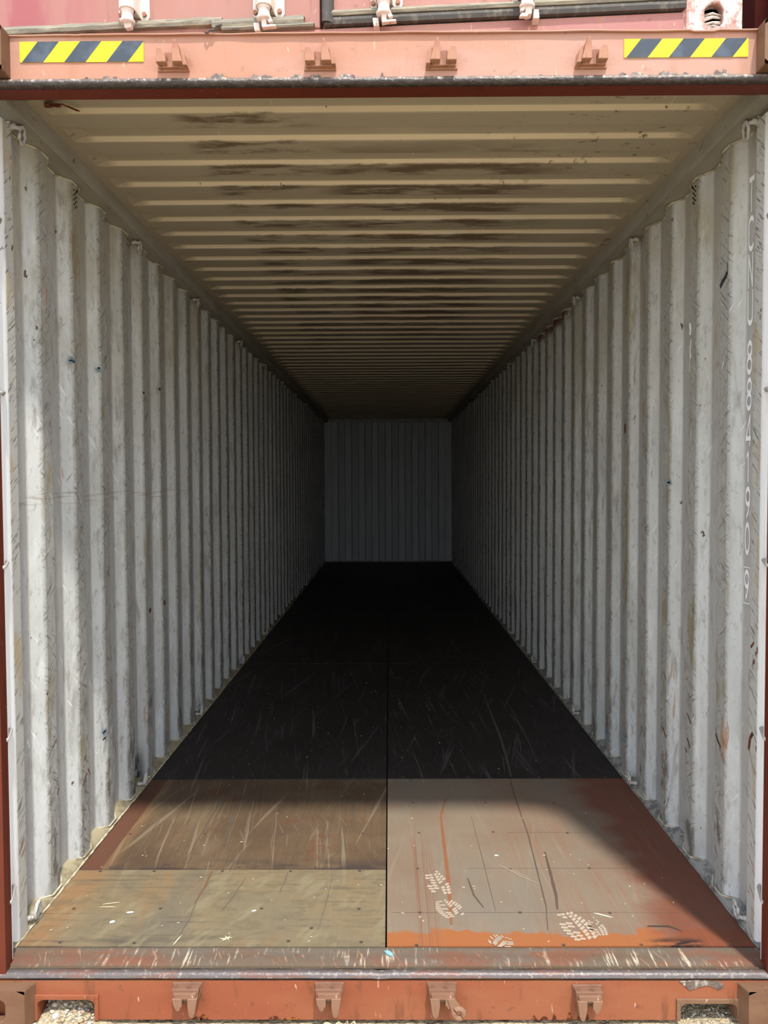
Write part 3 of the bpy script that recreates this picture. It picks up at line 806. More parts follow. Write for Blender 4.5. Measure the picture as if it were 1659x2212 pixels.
# ------------------------------------------------------------------ litter on the floor
def sliver(x, y, z, ang, L, w, mat, label, cat, name, group=None, h=.0015, bend=0):
    mb = MB()
    pts = [(-L/2, -w*.25), (-L*.2, -w/2+bend), (L*.25, -w*.45+bend), (L/2, 0), (L*.2, w/2+bend), (-L*.3, w*.4+bend)]
    mb.vprism(pts, 0, h)
    o = obj(name, mb, mat, loc=(x, y, z), rot=(0, 0, ang)); tag(o, label, cat, group); return o
sliver(.731, .172, .0022, -.48, .062, .005, M_CHIP, 'long pale wood splinter beside the muddy shoe print on the right panel', 'splinter', 'wood_splinter')
sliver(-.955, .246, .0022, .22, .056, .003, M_STRAW, 'upper of two parallel dry straws on the tan plywood', 'straw', 'straw')
sliver(-.958, .223, .0022, .0, .056, .003, M_STRAW, 'lower of two parallel dry straws on the tan plywood', 'straw', 'straw')
sliver(-.665, .030, .0022, 1.35, .060, .004, M_STRAW, 'single straw leaning toward the front edge of the tan plywood, left of the straw tuft', 'straw', 'straw')
sliver(-.910, .133, .0022, .4, .018, .013, M_WHITECHIP, 'biggest white paint flake, on the tan plywood left', 'paint flake', 'paint_flake')
sliver(-.870, .190, .0022, .1, .026, .008, M_WHITECHIP, 'flat white paint flake just above the biggest one', 'paint flake', 'paint_flake')
sliver(-.450, .199, .0022, .3, .016, .006, M_WHITECHIP, 'small white paint flake in the middle of the tan plywood', 'paint flake', 'paint_flake')
sliver(.430, .590, .0022, -.2, .016, .007, M_WHITECHIP, 'white paint flake near the middle of the pinkish plywood', 'paint flake', 'paint_flake')
random.seed(5)
for (a, L, lab) in ((.9, .035, 'steepest straw of the little tuft at the front of the tan plywood'), (.15, .030, 'flattest straw of the little tuft at the front of the tan plywood'), (2.2, .032, 'left-leaning straw of the little tuft at the front of the tan plywood'), (-.4, .024, 'shortest straw of the little tuft at the front of the tan plywood')):
    sliver(-.512+random.uniform(-.008, .008), .035+random.uniform(-.006, .006), .0022+.0015*L*10, a, L, .0035, M_STRAW, lab, 'straw', 'straw')
mb = MB(); mb.vprism([(0, 0), (.006, -.012), (.016, -.022), (.028, -.030), (.026, -.012), (.016, -.001)], 0, .0025)
tag(obj('blue_shard', mb, M_BLUE, loc=(-.005, -.026, .0012)), 'pale blue curved shard lying on the door sill plate', 'shard')
# small crumbs nobody would count
mb = MB(); random.seed(21)
for i in range(120):
    if i < 66: x, y = random.uniform(-1.1, 1.1), abs(random.gauss(.3, .4))+.02
    else: x, y = random.uniform(-1.0, 1.0), random.uniform(1.4, 4.5)
    if abs(x) > 1.12: continue
    a = random.uniform(0, 3.14); L = random.uniform(.0016, .0055); w = random.uniform(.0006, .0018)
    c, s_ = math.cos(a), math.sin(a)
    pts = [(x+u*c-v_*s_, y+u*s_+v_*c) for u, v_ in ((-L, -w), (L, -w*.4), (L*.9, w), (-L*.8, w*.8))]
    mb.vprism(pts, .0024, .0036)
tag(obj('wood_crumbs', mb, M_CHIP, kind='stuff'), 'pale wood crumbs and chips scattered over the plywood floor', 'crumbs')

# ------------------------------------------------------------------ door sill with keepers
FY = -.140
sill = thing('door_sill', 'orange red steel door sill with scraped bead and four lock keepers below the floor', 'door sill', (0, 0, GZ))
def P(mb): # shift helper: geometry is written in world z, the Empty sits on the ground
    mb.v = [(x, y, z-GZ) for x, y, z in mb.v]; return mb
mb = MB()
nx = 60
rows = []
for (y, z) in ((-.002, -.006), (-.006, .001), (-.012, .003), (-.020, .000), (-.045, -.001), (-.084, -.001), (-.090, -.004), (-.096, -.004), (-.102, .000), (-.112, .001)):
    rows.append([(-1.166 + 2.332*i/nx - .0, y, z + .0012*nz(i*.35, y*9, 2)) for i in range(nx+1)])
# widen towards the posts at the front
rows2 = []
for r in rows:
    rows2.append([(x*(1.0 + .045*max(0, min(1, (-r[0][1])/.08))) if abs(x) > .5 else x, y, z) for x, y, z in r])
mb.grid(rows2)
obj('sill_plate', P(mb), M_SILLTOP, sill, smooth=True)
mb = MB()
rings = []
for i in range(nx*2+1):
    x = -1.219 + 2.438*i/(nx*2)
    d = -.004*math.exp(-((x+.012)/.012)**2)
    wob = .0009*nz(i*.22, 3, 1)
    pts = []
    for k in range(9):
        a = PI*(.98 - 1.05*k/8)      # from the plate over to the face
        pts.append((x, -.128 - .0165*math.cos(PI-a) + 0, -.0085 + wob + d + .0155*math.sin(a)))
    pts.append((x, FY, -.022))
    rings.append(pts)
mb.grid(rings); obj('sill_bead', P(mb), M_BEAD, sill, smooth=True)
# face plate with two pockets cut out
def face_with_pockets():
    mb = MB(); z0, z1 = -.136, -.016
    px = [(-1.035, -.865, -.073), (.872, 1.038, -.084)]
    def quad(a, b, c, d):
        n = max(1, int((b-a)/.15)); mb.grid([[(a+(b-a)*i/n, FY, z) for i in range(n+1)] for z in (c, d)])
    quad(-1.219, px[0][0], z0, z1); quad(px[0][0], px[0][1], px[0][2], z1); quad(px[0][1], px[1][0], z0, z1)
    quad(px[1][0], px[1][1], px[1][2], z1); quad(px[1][1], 1.219, z0, z1)
    # lower return flange
    for a, b in ((px[0][1], px[1][0]),):
        mb.grid([[(a, FY, z0), (b, FY, z0)], [(a, FY+.05, z0), (b, FY+.05, z0)]])
    return mb, px
mb, px = face_with_pockets(); obj('sill_face', P(mb), M_SILL, sill)
mb = MB(); mb.box(-.80, .80, FY+.004, -.004, -.10, -.030); obj('sill_core', P(mb), M_SEAM, sill)
for (a, b, zt), lab in zip(px, ('left pocket frame', 'right pocket frame')):
    mb = MB(); t = .012; yo = FY-.006
    mb.box(a-t, b+t, yo, FY+.012, zt, zt+t+.002)
    mb.box(a-t, a, yo, FY+.012, -.137, zt); mb.box(b, b+t, yo, FY+.012, -.137, zt)
    mb.prism([(a, zt), (a+.018, zt), (a+.005, zt-.005), (a, zt-.016)], yo, FY+.01)
    mb.prism([(b, zt), (b, zt-.016), (b-.005, zt-.005), (b-.018, zt)], yo, FY+.01)
    mb.box(a-.004, a-.001, FY, FY+.20, -.137, zt); mb.box(b+.001, b+.004, FY, FY+.20, -.137, zt)
    mb.box(a-.004, b+.004, FY, FY+.16, zt+.001, zt+.006)
    obj('pocket_frame', P(mb), M_SILL if a < 0 else M_CAST, sill, bevel=.003)

def keeper_mesh(kind, mat):
    """lock-bar keeper casting, prongs point down (z<0); origin at the plate centre on the face, -y is out"""
    mb = MB()
    mb.prism([(-.044, .036), (.044, .036), (.041, .008), (.030, -.026), (-.030, -.026), (-.041, .008)], -.007, 0)
    mb.prism([(-.040, .032), (.040, .032), (.037, .010), (.034, -.004), (-.034, -.004), (-.037, .010)], -.032, -.005)      # top bridge
    mb.prism([(-.034, .024), (.034, .024), (.030, .006), (-.030, .006)], -.040, -.028)
    long_l, long_r = (-.050, -.028) if kind == 'L' else (-.028, -.048)
    if kind == 'eye': long_l, long_r = -.048, -.020
    mb.prism([(-.037, .010), (-.008, .010), (-.008, -.014), (-.012, long_l+.010), (-.016, long_l), (-.025, long_l), (-.031, long_l+.014), (-.034, -.008)], -.042, -.006)
    mb.prism([(.008, .010), (.037, .010), (.034, -.008), (.030, long_r+.014), (.025, long_r), (.015, long_r), (.011, long_r+.010), (.008, -.014)], -.042, -.006)
    mb.box(-.009, .009, -.018, -.004, -.022, .004)
    if kind == 'eye':
        pts = [(.046+.014*math.cos(2*PI*k/14), -.046, -.030+.014*math.sin(2*PI*k/14)) for k in range(14)]
        mb.tube(pts, .0085, 8, closed=True)
        mb.prism([(.014, .012), (.034, .012), (.052, -.014), (.036, -.036), (.024, -.020)], -.046, -.034)
    return mb.mesh('keeper', mat)
for x, zc, kd in ((-.587, -.055, 'R'), (-.1665, -.055, 'R'), (.1665, -.055, 'eye'), (.5955, -.062, 'L')):
    link('keeper', keeper_mesh(kd, M_KEEPLOW), sill, loc=(x, FY, zc-GZ), bevel=.0022)
# torn rust patch under the bead at the right and the notch in the bead
mb = MB(); random.seed(3)
pts = [(.868, -.018), (.90, -.046), (.925, -.036), (.955, -.030), (.985, -.044), (1.0, -.034), (.99, -.020), (.96, -.016), (.91, -.014)]
mb.prism(pts, FY-.0022, FY+.001); obj('torn_rust_patch', P(mb), M_LIP, sill)
mb = MB()
for cx, w, h in ((.50, .010, .022), (.545, .014, .026), (.585, .03, .030), (.47, .02, .012), (.44, .015, .014), (-.28, .04, .010), (-.33, .03, .012), (-.54, .02, .020), (-.56, .03, .010)):
    n = 7; pts = [(cx-w*.6, -.1355)] + [(cx - w*.5 + w*i/n, -.1355 + h*(.5+.5*math.sin(PI*i/n))*random.uniform(.6, 1.0)) for i in range(n+1)] + [(cx+w*.6, -.1355)]
    mb.prism(pts, FY-.0012, FY+.001)
obj('rust_patches', P(mb), M_RUSTP, sill, kind='stuff')

# ------------------------------------------------------------------ corner castings
def casting(mb, sx, z0, z1, y0=-.182, depth=.178, w=.162, bv=.028, outer=1.221):
    """sx = -1/1; a hollow block with a slotted front opening and a bevelled inner side"""
    a, b = outer-w-bv, outer       # inner and outer x
    xo = lambda x: sx*x
    zc = (z0+z1)/2; r = .026; cx = outer-w*.5
    # front plate as a ring between outline and stadium hole
    outl = [(a+bv, z1), (b, z1), (b, z0), (a+bv, z0)]
    N = 24; hole = []; 
    for k in range(N):
        t = 2*PI*k/N; hole.append((cx + r*math.cos(t), zc + r*.75*math.sin(t) + (.014 if math.sin(t) >= 0 else -.014)))
    out = []
    for k in range(N):
        t = 2*PI*k/N; c, s_ = math.cos(t), math.sin(t)
        hw, hh = (b-(a+bv))/2, (z1-z0)/2; ox = (b+a+bv)/2
        sc = min(hw/abs(c) if abs(c) > 1e-6 else 9, hh/abs(s_) if abs(s_) > 1e-6 else 9)
        out.append((ox+c*sc, zc+s_*sc))
    o = len(mb.v)
    mb.add([(xo(x), y0, z) for x, z in out] + [(xo(x), y0, z) for x, z in hole] + [(xo(x), y0+.03, z) for x, z in hole],
           [(k, (k+1)%N, N+(k+1)%N, N+k) for k in range(N)] + [(N+k, N+(k+1)%N, 2*N+(k+1)%N, 2*N+k) for k in range(N)])
    # body: top, bottom, outer side, bevelled inner side
    poly = [(a+bv, y0), (b, y0), (b, y0+depth), (a, y0+depth), (a, y0+.055)]
    n = len(poly)
    P0 = [(xo(x), y, z0) for x, y in poly]; P1 = [(xo(x), y, z1) for x, y in poly]
    mb.add(P0+P1, [tuple(range(n)), tuple(range(2*n-1, n-1, -1))] + [(i, (i+1)%n, n+(i+1)%n, n+i) for i in range(1, n)])
# lower front castings belong to the corner posts, upper ones too
def post(sg, label):
    t = thing('corner_post', label, 'container post', (0, 0, GZ))
    # red outer J section
    mb = MB()
    poly = [(1.219, FY), (1.128, FY), (1.130, FY+.018), (1.136, -.100), (1.142, -.104), (1.142, -.070), (1.219, -.070)]
    mb.vprism([(sg*x, y) for x, y in poly], -.010, 2.580)
    obj('outer_section', P(mb), M_REDIN, t, bevel=.002)
    mb = MB()
    poly = [(1.219, -.012), (1.200, -.014), (1.188, -.012), (1.179, -.006), (1.172, .004), (1.168, .016), (1.166, .030), (1.166, .078), (1.170, .084), (1.219, .088)]
    mb.vprism([(sg*x, y) for x, y in poly], .004, 2.581)
    obj('inner_section', P(mb), M_POSTW, t, smooth=False, bevel=.003)
    mb = MB(); mb.vprism([(sg*1.142, -.072), (sg*1.219, -.072), (sg*1.219, -.012), (sg*1.200, -.012), (sg*1.200, -.065), (sg*1.142, -.068)], .004, 2.580)
    obj('web', P(mb), M_POSTW, t)
    for z in (.189, .689, 1.212, 1.735, 2.258):
        mb = MB(); mb.tube([(sg*1.178, .012, z), (sg*1.166, -.004, z+.004), (sg*1.146, -.066, z-.004), (sg*1.145, -.080, z-.004)], .0068, 8)
        obj('lashing_bar', P(mb), M_RING, t, smooth=True)
    mb = MB(); casting(mb, sg, -.139, -.020, y0=-.186, w=.168, bv=.016)
    obj('lower_casting', P(mb), M_CAST, t, bevel=.004)
    mb = MB(); casting(mb, sg, 2.612, 2.735, y0=-.190, outer=1.221, bv=.0005)
    obj('upper_casting', P(mb), M_CAST, t, bevel=.004)
    return t
post(-1, 'left front corner post, red outside and white inside, with short lashing bars')
post(1, 'right front corner post, red outside and white inside, with short lashing bars')

# ------------------------------------------------------------------ header
hd = thing('door_header', 'faded salmon door header beam with two hazard stickers and four lock keepers', 'door header', (0, 0, 2.583))
def Hh(mb): mb.v = [(x, y, z-2.583) for x, y, z in mb.v]; return mb
mb = MB()
n = 60
mb.grid([[(-1.0585+2.117*i/n, FY + .0008*nz(i*.3, k, 1), z) for i in range(n+1)] for k, z in enumerate((2.607, 2.64, 2.68, 2.71, 2.728))])
obj('header_face', Hh(mb), M_HEADER, hd, smooth=True)
mb = MB()
def lipz(x): return 2.731 + .0025*nz(x*6, 0, 3) - (.004 if abs(x-.91) < .03 else 0)
def lipy(x): return FY-.0095 - .003*nz(x*8, 5, 3) + (.003 if x < -.85 else 0)
mb.grid([[(-1.058+2.116*i/(n*2), y(-1.058+2.116*i/(n*2)), z(-1.058+2.116*i/(n*2))) for i in range(n*2+1)]
         for y, z in ((lambda x: FY+.001, lambda x: lipz(x)-.0035), (lambda x: lipy(x)+.001, lambda x: lipz(x)-.004), (lipy, lambda x: lipz(x)-.002), (lambda x: lipy(x)+.001, lipz), (lambda x: -.02, lambda x: 2.735))])
obj('header_top_lip', Hh(mb), M_HEADER, hd)
mb = MB(); rings = []
for i in range(161):
    x = -1.2195 + 2.439*i/160; r0 = .0125 + .0010*nz(i*.35, 2, 2) + .0005*nz(i*1.3, 7, 2)
    pts = [(x, FY+.002, 2.611 + .002*nz(i*1.9, 1, 1))]
    for k in range(8):
        a = PI*(.5 + k/7*1.0)
        pts.append((x, FY + r0*math.cos(a)*.9, 2.5965 + r0*math.sin(a)))
    pts.append((x, FY+.006, 2.583))
    rings.append(pts)
mb.grid(rings); obj('header_lower_lip', Hh(mb), M_LIP, hd, smooth=True)
mb = MB()
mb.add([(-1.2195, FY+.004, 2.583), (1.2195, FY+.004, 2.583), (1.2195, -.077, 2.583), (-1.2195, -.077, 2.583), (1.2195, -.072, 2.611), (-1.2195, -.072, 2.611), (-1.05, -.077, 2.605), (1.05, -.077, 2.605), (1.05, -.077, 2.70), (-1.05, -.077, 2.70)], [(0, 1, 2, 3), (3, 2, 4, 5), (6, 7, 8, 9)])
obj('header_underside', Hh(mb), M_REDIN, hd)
# torn weld scabs along the joint
mb = MB(); random.seed(9)
for cx, w, h in ((-.785, .016, .012), (-.760, .012, .009), (-.84, .010, .005), (-.47, .030, .014), (-.455, .016, .011), (-.36, .02, .010), (-.33, .03, .010), (-.24, .03, .009), (-.19, .03, .009), (-.10, .04, .011), (.0, .006, .015), (.68, .02, .009), (.72, .03, .010), (.80, .03, .012), (.83, .012, .008), (.95, .02, .014), (.97, .012, .018), (.45, .012, .005), (.86, .02, .008)):
    n_ = 6; pts = [(cx-w*.6, 2.606)] + [(cx-w*.5+w*i/n_, 2.608 + h*(.4+.6*math.sin(PI*(i+.5)/(n_+1)))*random.uniform(.5, 1.1)) for i in range(n_+1)] + [(cx+w*.6, 2.606)]
    mb.prism(pts, FY-.003-random.random()*.003, FY+.001)
obj('torn_weld_scabs', Hh(mb), M_LIP, hd, kind='stuff')
for x, kd in ((-.592, 'up_r'), (-.1755, 'up_r'), (.1685, 'up_l'), (.590, 'up_l')):
    s_ = 1 if kd == 'up_r' else -1
    mb = MB()
    mb.prism([(-.046, -.024), (.046, -.024), (.040, .014), (.030, .030), (-.030, .030), (-.040, .014)], -.007, 0)
    mb.prism([(-.040, -.020), (.040, -.020), (.036, -.004), (-.036, -.004)], -.020, -.005)
    mb.prism([(s_*-.040, -.016), (s_*-.012, -.016), (s_*-.014, .008), (s_*-.026, .024), (s_*-.038, .022)], -.042, -.005)
    mb.prism([(s_*.006, -.016), (s_*.034, -.016), (s_*.024, .024), (s_*.018, .044), (s_*.010, .046), (s_*.006, .022)], -.044, -.005)
    mb.prism([(s_*-.014, -.004), (s_*.008, -.004), (s_*.006, .022), (s_*-.012, .026)], -.016, -.005)
    mb.prism([(s_*.034, -.022), (s_*.046, -.022), (s_*.038, .010), (s_*.029, .026), (s_*.026, .018)], -.036, -.002)
    link('keeper', mb.mesh('keeper', M_KEEP), hd, loc=(x, FY, 2.650-2.583), bevel=.002)
def sticker(x0, x1, z0, z1, ph):
    mb = MB(); y = FY-.0024; H = z1-z0
    mb.box(x0, x1, y, y+.0018, z0, z1, 0)
    per = (x1-x0)/2.92; sh = H*.80
    k = 0
    for k in range(3):
        a = x0 + ph + per*k; b = a + per*.50
        poly = [(a, z0), (b, z0), (b+sh, z1), (a+sh, z1)]
        # clip to the sticker's right edge
        if b+sh > x1:
            t = (x1-b)/sh; poly = [(a, z0), (b, z0), (x1, z0+H*t), (x1, z1), (a+sh, z1)]
        mb.prism(poly, y-.0005, y+.0002, 1)
    obj('hazard_sticker', Hh(mb), [M_YEL, M_BLK], hd)
sticker(-1.030, -.6775, 2.656, 2.7135, .006)
sticker(.685, 1.035, 2.657, 2.7085, .006)
# dangling shred of wire on the top lip
mb = MB(); mb.tube([(-.500, FY-.012, 2.732), (-.492, FY-.016, 2.726), (-.486, FY-.014, 2.735), (-.478, FY-.014, 2.733), (-.468, FY-.01, 2.748), (-.452, FY-.01, 2.752)], .003, 6)
obj('dangling_wire', Hh(mb), M_GASKD, hd)

# ------------------------------------------------------------------ gravel
random.seed(31)
def pebble_mesh(mat, seed):
    bm = bmesh.new(); bmesh.ops.create_icosphere(bm, subdivisions=1, radius=1)
    for v in bm.verts:
        k = 1 + .35*noise.noise(v.co*1.1 + Vector((seed*3.1, 0, 0))); v.co *= k; v.co.z *= .62; v.co.y *= .8
    me = bpy.data.meshes.new('pebble'); bm.to_mesh(me); bm.free(); me.materials.append(mat)
    for pl in me.polygons: pl.use_smooth = True
    return me
PM = [pebble_mesh(M_PEB[i % 4], i) for i in range(8)]
for i in range(230):
    if i < 150: x = random.gauss(-.93, .065); y = random.uniform(-.20, .12); r = random.uniform(.005, .0125)
    elif i < 200: x = random.uniform(-.9, .86); y = random.uniform(-.24, -.15); r = random.uniform(.004, .009)
    else: x = random.uniform(-1.10, -.82); y = random.uniform(-.28, -.17); r = random.uniform(.005, .013)
    if not -1.12 < x < .9: continue
    if -.152 < y < -.10 and not -1.03 < x < -.87: continue
    o = link('pebble', PM[i % 8], ground, loc=(x, y, gz(x, y)+r*.35), rot=(random.uniform(-.4, .4), random.uniform(-.4, .4), random.uniform(0, 6)))
    o.scale = (r, r, r)
# small gravel, uncountable
mb = MB(); random.seed(77)
tpl = [(1,0,0),(0,1,0),(-1,0,0),(0,-1,0),(0,0,.7),(0,0,-.5)]
tf = [(0,1,4),(1,2,4),(2,3,4),(3,0,4),(1,0,5),(2,1,5),(3,2,5),(0,3,5)]
for i in range(9000):
    t = random.random()
    if t < .45: x, y = random.uniform(-1.3, 1.3), random.uniform(-.42, -.15)
    elif t < .72: x, y = random.gauss(-.94, .08), random.uniform(-.15, .22)
    elif t < .88: x, y = random.uniform(.85, 1.1), random.uniform(-.15, .3)
    else: x, y = random.uniform(-2.5, 2.5), random.uniform(-1.6, -.4)
    if -.146 < y < -.06 and not (-1.03 < x < -.87 or .88 < x < 1.03): continue
    if abs(x) > 1.03 and -.2 < y < 0: continue
    r = random.uniform(.0018, .0055); z = gz(x, y) + r*.3; a = random.uniform(0, 6); c, s_ = math.cos(a), math.sin(a)
    e = random.uniform(.6, 1)
    mb.add([(x+r*(px_*c-py_*s_*e), y+r*(px_*s_+py_*c*e), z+r*pz) for px_, py_, pz in tpl], tf, random.randrange(4))
tag(obj('gravel', mb, M_PEB, kind='stuff'), 'fine pale gravel lying in front of and under the door sill', 'gravel')
# dry grass roots at the sill
mb = MB(); random.seed(4)
for i in range(9):
    x = -.138 + random.uniform(-.02, .03); a = random.uniform(-1, 1)
    mb.tube([(x, -.165, GZ-.004), (x+.012*a, -.17, GZ+.010), (x+.03*a, -.172, GZ+.016+random.uniform(0, .008)), (x+.045*a, -.176, GZ+.006)], .0012, 5)
tag(obj('dry_root_tuft', mb, M_STRAW), 'small tuft of dry roots on the gravel, below the second sill keeper from left', 'tuft')

# ------------------------------------------------------------------ container stacked on top
ang = -.066
upc = thing('stacked_container', 'bleached pink shipping container with white lock rods stacked on top of the open one', 'shipping container',
            (1.034 - 1.219*math.cos(ang), -.10 - 1.219*math.sin(ang), 2.7405), ang)
def U(mb): mb.v = [(x, y, z-2.7405) for x, y, z in mb.v]; return mb
H2 = 2.7405+2.59
mb = MB(); mb.box(-1.06, 1.06, .006, .12, 2.752, 2.817); obj('lower_sill', U(mb), M_PINK, upc, bevel=.002)
mb = MB(); mb.box(-1.10, -.004, .010, .06, 2.822, H2-.12); obj('door', U(mb), M_DOORL, upc, bevel=.004, label='left door leaf fading from crimson to pink')
mb = MB(); mb.box(.004, 1.10, .010, .06, 2.822, H2-.12); obj('door', U(mb), M_PINK, upc, bevel=.004)
# gaskets: wavy lipped strips
def gask(x0, x1, z0, z1, y0, mat, par, wob=.002, name='door_gasket'):
    mb = MB(); n = int((x1-x0)/.02)
    rows = []
    for q, (yy, t) in enumerate(((.014, 0), (y0, .05), (y0-.003, .5), (y0+.001, .95), (.012, 1))):
        rows.append([(x0+(x1-x0)*i/n, yy + wob*nz(i*.5, q, 8)*.6, z0+(z1-z0)*t + wob*nz(i*.35, q*.3, 3)) for i in range(n+1)])
    mb.grid(rows); return obj(name, U(mb), mat, par)
gask(-1.03, -.30, 2.838, 2.862, -.006, M_GASK, upc, .003)
gask(-.33, -.05, 2.826, 2.852, -.010, M_GASK, upc, .002)
gask(-.30, -.02, 2.816, 2.828, -.012, M_GASK, upc, .002)
gask(.01, 1.06, 2.846, 2.864, -.008, M_GASK, upc, .001)
gask(.01, 1.06, 2.821, 2.846, -.006, M_GASKD, upc, .001)
mb = MB()
rows = []
for z in [2.826 + i*.05 for i in range(50)]:
    rows.append([(.002, .012, z), (.004, -.014, z), (.012, -.020, z), (.024, -.018, z), (.036, -.008, z), (.038, .012, z)])
mb.grid(rows); obj('door_gasket', U(mb), M_GASKD, upc, smooth=True)
mb = MB(); casting(mb, 1, 2.7405, 2.858, y0=-.004, outer=1.219, w=.156)
obj('corner_casting', U(mb), M_WORNCAST, upc, bevel=.006)
mb = MB(); casting(mb, -1, 2.7405, 2.858, y0=-.004, outer=1.219, w=.156)
obj('corner_casting', U(mb), M_WORNCAST, upc, bevel=.006)
for sg in (-1, 1):
    mb = MB(); a, b = sorted((sg*1.10, sg*1.216)); mb.box(a, b, .004, .14, 2.858, H2-.118); obj('corner_post', U(mb), M_PINK, upc, bevel=.006)
    mb = MB(); casting(mb, sg, H2-.118, H2, y0=-.004, outer=1.219, w=.156); obj('corner_casting', U(mb), M_PINK, upc)
    # side
    pr = []; y = .14
    while y < 6.0: pr += [(y, 1.195), (y+.07, 1.195), (y+.138, 1.16), (y+.208, 1.16)]; y += .278
    mb = MB(); mb.grid([[(sg*x, y, z) for y, x in pr] for z in (2.80, H2-.1)]); obj('side_sheet', U(mb), M_NEIGH, upc)
mb = MB(); mb.box(-1.10, 1.10, .006, .12, H2-.12, H2); obj('header', U(mb), M_PINK, upc)
mb = MB(); mb.box(-1.2, 1.2, .14, 6.0, H2-.06, H2-.02); obj('roof_skin', U(mb), M_NEIGH, upc)
mb = MB(); mb.box(-1.2, 1.2, .14, 6.0, 2.745, 2.79); obj('base_rails', U(mb), M_NEIGH, upc)
# bundled wires stuffed in the casting hole
mb = MB(); random.seed(2)
for i, (z0, z1) in enumerate(((2.775, 2.790), (2.782, 2.781), (2.790, 2.800), (2.800, 2.799), (2.808, 2.806), (2.770, 2.772))):
    mb.tube([(1.105, .018, z0), (1.14, .010-.002*i % .006, (z0+z1)/2+.003), (1.178, .020, z1)], .0034, 6)
obj('wire_bundle', U(mb), M_WIRE, upc)
# lock rods
for k, (x, zb, style) in enumerate(((-.580, 2.838, 0), (-.165, 2.828, 1), (.190, 2.826, 2), (.605, 2.826, 3))):
    rd = link('locking_rod', None, upc)
    bpy.data.objects.remove(rd)
    mb = MB(); c0 = -.034
    mb.tube([(x, c0, zb-.002), (x, c0, zb+.006), (x, c0, zb+.010), (x, c0, zb+.030), (x, c0, zb+.034), (x, c0, H2-.2)], .017, 16, radii=[.021, .0225, .018, .0165, .0195, .0195])
    rd = obj('locking_rod', U(mb), M_ROD, upc, smooth=True)
    mb = MB()
    zb2 = zb + (.024 if k < 2 else .036)
    outl = [(x-.042, zb2+.012), (x-.036, zb2), (x-.026, zb2), (x-.020, zb2+.014), (x+.024, zb2+.012), (x+.030, zb2+.002), (x+.048, zb2+.002), (x+.054, zb2+.012), (x+.054, zb2+.12), (x-.042, zb2+.12)]
    mb.prism(outl, .002, .010)
    mb.tube([(x, c0, zb2+.012), (x, c0, zb2+.11)], .0245, 16)
    mb.box(x-.0245, x+.0245, c0, .004, zb2+.012, zb2+.11)
    obj('rod_bracket', U(mb), M_ROD, rd, bevel=.002)
    for bx in (-.034, .040):
        mb = MB(); mb.tube([(x+bx, -.006, zb2+.018), (x+bx, .003, zb2+.018)], .007, 6); obj('bolt', U(mb), M_KEEP, rd)
    mb = MB()
    if style == 0:
        mb.prism([(x-.014, zb+.004), (x+.014, zb+.004), (x+.012, zb-.016), (x-.006, zb-.018)], c0-.006, c0+.012)
    elif style in (1, 2):
        mb.prism([(x-.006, zb+.004), (x+.010, zb+.004), (x+.008, zb-.022), (x-.006, zb-.024)], c0-.010, c0+.014)
        mb.prism([(x+.006, zb+.002), (x+.024, zb-.002), (x+.028, zb-.010), (x+.016, zb-.014)], c0-.010, c0+.004)
        mb.prism([(x-.004, zb-.020), (x+.036, zb-.020), (x+.038, zb-.026), (x-.004, zb-.028)], c0-.012, c0+.004)
        mb.prism([(x-.034, zb-.004), (x-.016, zb-.004), (x-.014, zb-.028), (x-.030, zb-.028)], c0+.004, .006)
    else:
        mb.prism([(x-.006, zb+.004), (x+.014, zb+.004), (x+.012, zb-.024), (x-.006, zb-.026)], c0-.012, c0+.014)
        mb.prism([(x-.022, zb-.010), (x-.008, zb+.002), (x-.004, zb-.004), (x-.010, zb-.014), (x-.020, zb-.014)], c0-.012, c0+.002)
        mb.prism([(x-.024, zb-.030), (x-.018, zb-.020), (x-.002, zb-.018), (x+.002, zb-.030)], c0-.012, c0+.002)
        mb.prism([(x+.018, zb-.002), (x+.034, zb-.002), (x+.036, zb-.028), (x+.018, zb-.028)], c0+.004, .006)
    obj('cam', U(mb), M_ROD, rd, bevel=.002)

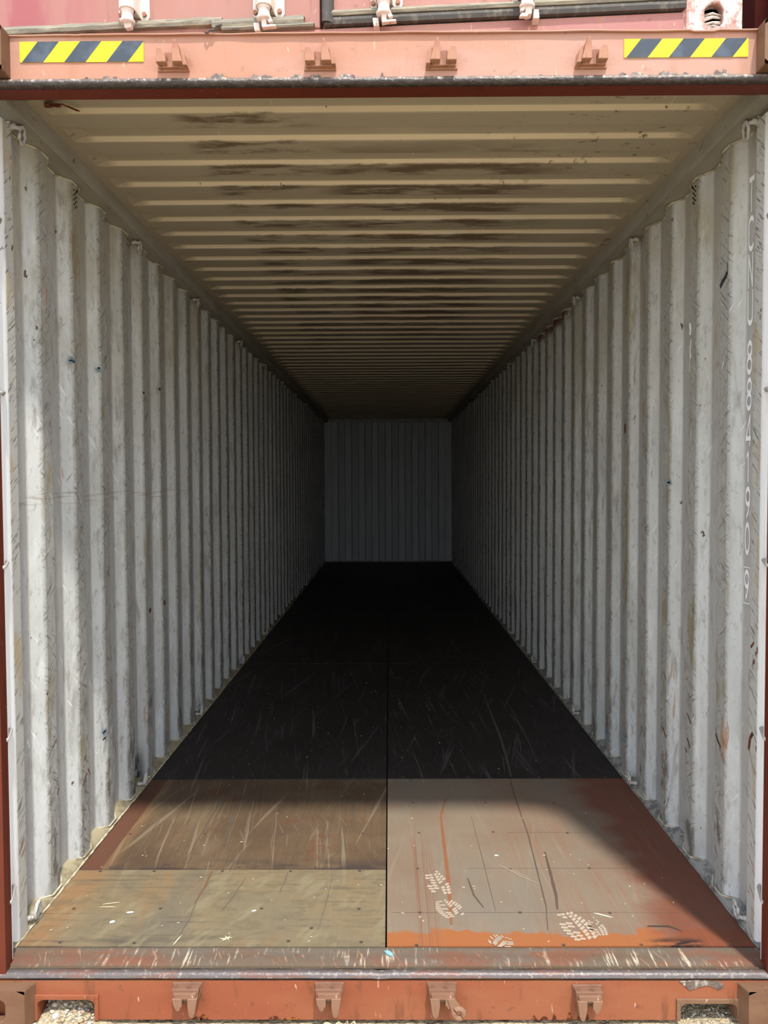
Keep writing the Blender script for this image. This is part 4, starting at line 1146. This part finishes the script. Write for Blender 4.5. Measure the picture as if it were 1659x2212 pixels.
# ------------------------------------------------------------------ neighbouring stack on the right
def neighbour(z0, x0, y0, label, hgt, rz=0):
    t = thing('shipping_container', label, 'shipping container', (x0+1.219, y0, z0), rz)
    mb = MB(); xx0, xx1 = -1.219, 1.219; L = 12.0
    for sg in (-1, 1):
        pr = []; y = .15
        while y < L-.2: pr += [(y, 1.205), (y+.07, 1.205), (y+.105, 1.165), (y+.175, 1.165), (y+.2, 1.205)]; y += .278
        m2 = MB(); m2.grid([[(sg*x, y, z) for y, x in pr] for z in (.12, hgt-.1)]); obj('side_sheet', m2, M_NEIGH, t)
        m2 = MB(); a, b = sorted((sg*1.08, sg*1.219)); m2.box(a, b, 0, .15, .118, hgt-.118); obj('corner_post', m2, M_NEIGH, t, bevel=.005)
        m2 = MB(); m2.box(a, b, .15, L, 0.01, .13); obj('bottom_rail', m2, M_NEIGH, t)
        m2 = MB(); m2.box(a, b, .15, L, hgt-.11, hgt-.004); obj('top_rail', m2, M_NEIGH, t)
        for zz in (0, hgt-.118):
            m2 = MB(); casting(m2, sg, zz, zz+.118, y0=-.004, outer=1.219, w=.162); obj('corner_casting', m2, M_NEIGH, t)
    m2 = MB(); m2.box(-1.07, 1.07, .01, .1, .02, .15); obj('door_sill', m2, M_NEIGH, t)
    m2 = MB(); m2.box(-1.07, 1.07, .01, .1, hgt-.12, hgt-.004); obj('door_header', m2, M_NEIGH, t)
    for a in (-1.07, .004):
        m2 = MB(); m2.box(a, a+1.066, .03, .07, .152, hgt-.122); d = obj('door', m2, M_NEIGH, t)
        for rx in (.28, .80):
            m3 = MB(); m3.tube([(a+rx, .0, .10), (a+rx, .0, hgt-.08)], .017, 8); obj('locking_rod', m3, M_ROD, d)
    m2 = MB(); m2.box(-1.1, 1.1, L-.1, L, .0, hgt-.01); obj('front_wall', m2, M_NEIGH, t)
    m2 = MB(); m2.box(-1.2, 1.2, .0, L, hgt-.02, hgt-.008); obj('roof_sheet', m2, M_NEIGH, t)
    return t
neighbour(GZ, 1.36, -.30, 'dark red container at ground level right of the open container', 2.874)
neighbour(GZ+2.878, 1.36, -.30, 'dark red container stacked high at the top right edge behind the worn casting', 2.59, ang)
